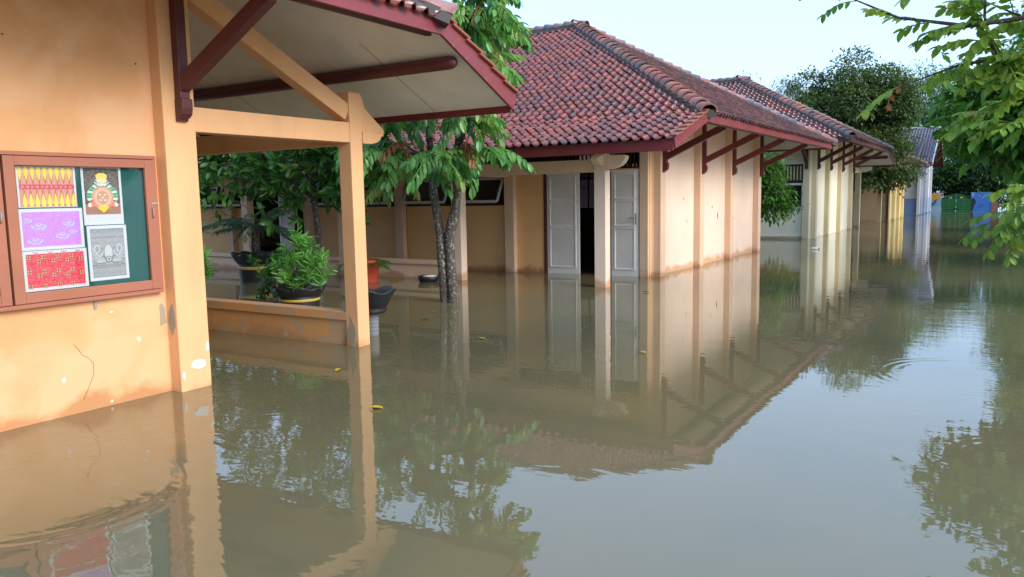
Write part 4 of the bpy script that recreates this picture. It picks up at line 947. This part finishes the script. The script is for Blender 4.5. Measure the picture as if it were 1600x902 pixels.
# ---- denser greenery below it
tree('hedge_tree', (1.2, 12.2, 0), 'dense mid-green tree behind the leaning branches', blobs_in((.45, 12.2, 2.5), (.95, 1.0, .6), 13, .45, 90)+blobs_in((1.1, 12.2, 1.4), (.5, 1.0, .6), 7, .45, 91), 10500, .19, 'leaf_rightdark', 90, .09, .16, 7, wide=.5)
T4 = thing('sapling', (.55, 8.2, 0), 'low yellow-green sapling with drooping sprays over the water', 'sapling')
MB().tube([(.55, 8.2, -.6), (.5, 8.2, .5), (.35, 8.15, 1.0), (.15, 8.1, 1.35)], [.035, .03, .022, .01], 7).build('trunk', 'bark', T4)
FR4 = [frond_mesh('leaf', 'leaf_right', 80+k, L=.27, pairs=4+k % 2, ll=.11, lw=.052, droop=.35, hang=.5+.2*k) for k in range(3)]
for k in range(55):
    p = Vector((rg.uniform(.05, .6), rg.uniform(7.9, 8.5), rg.uniform(1.2, 1.48))); d = Vector((rg.uniform(-1, .5), rg.uniform(-1, .6), rg.uniform(-.5, .25)))
    place('leaf', FR4[k % 3], T4, orient(p, d))
for p, d in (((-.02, 8.1, 1.16), (-1, -.2, -.1)), ((.0, 8.1, 1.28), (-1, 0, .2)), ((.02, 8.05, 1.14), (-.8, -.4, -.5)), ((.1, 8.05, 1.12), (-.3, -.5, -.5)), ((-.1, 8.1, 1.2), (-1, .1, -.2))):
    place('leaf', FR4[0], T4, orient(p, d))

# ================================================================== pots in the courtyard
def tyre_pot(name, x, y, r_, h, label, base_z=-.4, flare=1.25, scal=9, band=True, mat='rubber'):
    t = thing(name, (x, y, 0), label, 'planter')
    z1 = h
    MB().lathe(x, y, [(r_*.72, -.6), (r_*.78, 0), (r_*.80, h*.45), (r_*.84, h*.62), (r_*.82, h*.64)], 32).build('pot_body', mat, t)
    wob = lambda th, i: (1+.05*math.sin(scal*th), .018*math.sin(scal*th))
    MB().lathe(x, y, [(r_*.80, h*.60), (r_*.95, h*.74), (r_*flare*.86, h*.93), (r_*flare*.88, h), (r_*flare*.82, h*1.0), (r_*.86, h*.86), (r_*.72, h*.80)], 54, wob).build('rim', mat, t)
    MB().lathe(x, y, [(.001, h*.86), (r_*.85, h*.84)], 24).build('soil', 'soil', t)
    if band: MB().lathe(x, y, [(r_*.80, h*.44), (r_*.83, h*.45), (r_*.845, h*.54), (r_*.82, h*.55)], 32).build('band', 'gold', t)
    return t
tyre_pot('tyre_planter', -12.0, 10.0, .42, .54, 'black tyre planter with gold band holding the cycad')
tyre_pot('tyre_planter', -8.12, 7.45, .33, .34, 'black tyre planter with gold band holding the bright green shrub', scal=7)
PC = thing('pedestal_planter', (-5.91, 6.46, 0), 'grey petal-edged tyre planter on a ribbed column beside the orange post', 'planter')
prof = []
for k in range(19): prof += [(.068, -.5+k*.042), (.076, -.5+k*.042+.012), (.076, -.5+k*.042+.028)]
MB().lathe(-5.91, 6.46, prof, 18).build('column', 'cement_grey', PC)
MB().lathe(-5.91, 6.46, [(.07, .25), (.155, .255), (.175, .285), (.155, .31), (.17, .32), (.225, .42), (.27, .49), (.28, .505), (.26, .505), (.20, .43), (.12, .36), (.001, .35)], 60, lambda th, i: (1+(.05 if 4 < i < 10 else 0)*math.sin(5*th), (.02 if 4 < i < 10 else 0)*math.sin(5*th))).build('bowl', 'rubber', PC)
RP = thing('flower_pot', (-9.95, 10.75, 0), 'tall red plastic flower pot behind the orange post', 'flower pot')
MB().lathe(-9.95, 10.75, [(.18, -.6), (.22, .0), (.27, .33), (.30, .34), (.31, .40), (.28, .405), (.25, .33), (.001, .32)], 30).build('pot_body', 'red_pot', RP)
FT = thing('floating_bowl', (-8.83, 11.2, 0), 'small black bowl with pale rim floating near the veranda', 'bowl')
MB().lathe(-8.83, 11.2, [(.001, -.03), (.15, -.02), (.19, .05), (.20, .10), (.185, .105), (.15, .05), (.001, .04)], 24).build('bowl_body', 'rubber', FT)
MB().lathe(-8.80, 11.2, [(.001, .115), (.12, .11), (.13, .09)], 16).build('contents', 'paper', FT)

# cycad
CY = thing('cycad_plant', (-12.0, 10.0, .45), 'cycad with arching feather leaves growing in the tyre planter', 'plant')
MB().tube([(-12, 10, .40), (-12.01, 10, .65), (-11.99, 10, .90), (-12, 10, 1.05)], [.09, .085, .08, .05], 10).build('trunk', 'bark', CY)
CF = [frond_mesh('leaf', 'leaf_cycad', 90+k, L=1.2, pairs=26, ll=.22, lw=.030, droop=.12+.22*k, hang=.25, tip=False) for k in range(3)]
rg = random.Random(4)
for k in range(13):
    a = k*2.4; d = Vector((math.cos(a), math.sin(a)*.8, .75-.06*k)); place('leaf', CF[k % 3], CY, orient((-12, 10, 1.04), d) @ Matrix.Scale(rg.uniform(.75, 1.), 4))
# bright shrub in second planter
SH = thing('potted_shrub', (-8.12, 7.45, .28), 'bright green shrub with narrow leaf whorls in the tyre planter', 'plant')
WB = [whorl_mesh('leafy_twig', 'leaf_bright', 20+k, n=16, ll=.14, lw=.026, up=.25, stem=.16) for k in range(4)]
WV = [whorl_mesh('leafy_twig', 'leaf_jambu', 30+k, n=7, ll=.10, lw=.06, up=.0, stem=.14) for k in range(3)]
stems = [(-8.1, 7.4, .95), (-8.18, 7.5, .86), (-7.95, 7.4, .84), (-7.72, 7.5, .66), (-7.78, 7.35, .6), (-8.3, 7.4, .74), (-8.05, 7.3, .66), (-7.86, 7.3, .5), (-8.2, 7.35, .55), (-8.0, 7.55, .76), (-7.66, 7.45, .52), (-8.1, 7.25, .46)]
for s_ in stems:
    MB().tube([(-8.12, 7.45, .27), ((s_[0]-8.12)/2, (s_[1]+7.45)/2, s_[2]*.6), s_], [.011, .009, .006], 5).build('stem', 'bark', SH)
    for k in range(3): place('leafy_twig', WB[rg.randrange(4)], SH, orient(Vector(s_)+Vector((rg.gauss(0, .04), rg.gauss(0, .04), -.10*k)), (rg.uniform(-.5, .5), rg.uniform(-.5, .3), 1-.25*k), rg.uniform(0, 6)))
VN = thing('trailing_vine', (-8.75, 7.9, .1), 'dark trailing vine with round leaves left of the bright shrub', 'plant')
for k in range(46):
    p = Vector((rg.uniform(-9.35, -8.25), rg.uniform(7.5, 8.1), rg.uniform(.12, .72))); place('leafy_twig', WV[k % 3], VN, orient(p, (rg.uniform(-1, 1), rg.uniform(-1, .3), rg.uniform(-.6, .5)), rg.uniform(0, 6)))
for k in range(8): MB().tube([(-8.3, 7.5, .3), (-8.6-.05*k, 7.6, .55), (-9.2+.1*k, 7.75, .3+.04*k), (-9.3+.12*k, 7.7, .1)], [.008, .007, .006, .004], 5).build('stem', 'bark', VN)
RPL = thing('potted_fern', (-9.95, 10.75, .34), 'small fern in the tall red pot', 'plant')
FF = frond_mesh('leaf', 'leaf_jambu', 99, L=.45, pairs=9, ll=.11, lw=.03, droop=.5, hang=.4)
for k in range(15): a = k*2.4; place('leaf', FF, RPL, orient((-9.95, 10.75, .3), (math.cos(a), math.sin(a), .5+.5*rg.random())))
LB = thing('water_plant', (-11.97, 8.77, 0), 'small bright green plant standing in water beside the orange pillar', 'plant')
for k in range(9): place('leafy_twig', WB[k % 4], LB, orient((-11.9+rg.gauss(0, .08), 8.77+rg.gauss(0, .08), .1+.05*k), (rg.uniform(-.7, .7), rg.uniform(-.7, .7), 1)))

# ================================================================== things floating
for i, (x, y, c, lb) in enumerate(((-4.91, 4.88, 'leaf_yellow', 'yellow fallen leaf afloat below the orange post'), (-3.83, 4.12, 'leaf_yellow', 'thin yellow leaf afloat on the open water'), (-4.6, 6.77, 'leaf_yellow', 'tiny yellow leaf afloat before the shut door'), (-6.0, 7.6, 'leaf_rust', 'tiny brown leaf afloat near the twin-trunked tree'), (-6.35, 8.1, 'leaf_rust', 'second tiny brown leaf afloat near the twin-trunked tree'), (-2.9, 6.9, 'leaf_yellow', 'lone pale leaf on the sky reflection before the peach wall'), (-4.6, 11.3, 'leaf_rust', 'brown leaf afloat beside the veranda corner post'), (-3.9, 15.5, 'leaf_rust', 'brown leaf afloat along the peach side wall'))):
    mb = MB(); mb.col = (.5, .5, .5); leaflet(mb, Matrix.Translation((x, y, .012)) @ Matrix.Rotation(rg.uniform(0, 6), 4, 'Z'), .11, .05, .4, .05)
    tag(mb.build('fallen_leaf', c), lb, 'leaf', 'leaves floating on the flood')
BT = thing('floating_bottle', (-4.15, 21.4, 0), 'white plastic bottle floating before the cream block', 'bottle')
MB().tube([(-4.26, 21.4, .02), (-4.24, 21.4, .022), (-4.12, 21.42, .022), (-4.08, 21.42, .024)], [.02, .035, .035, .014], 10).build('bottle_body', 'plastic_white', BT)
MB().tube([(-4.08, 21.42, .024), (-4.05, 21.42, .026)], .014, 8).build('cap', 'felt_green', BT)

for o in bpy.data.objects:
    if '_b' in o: del o['_b']
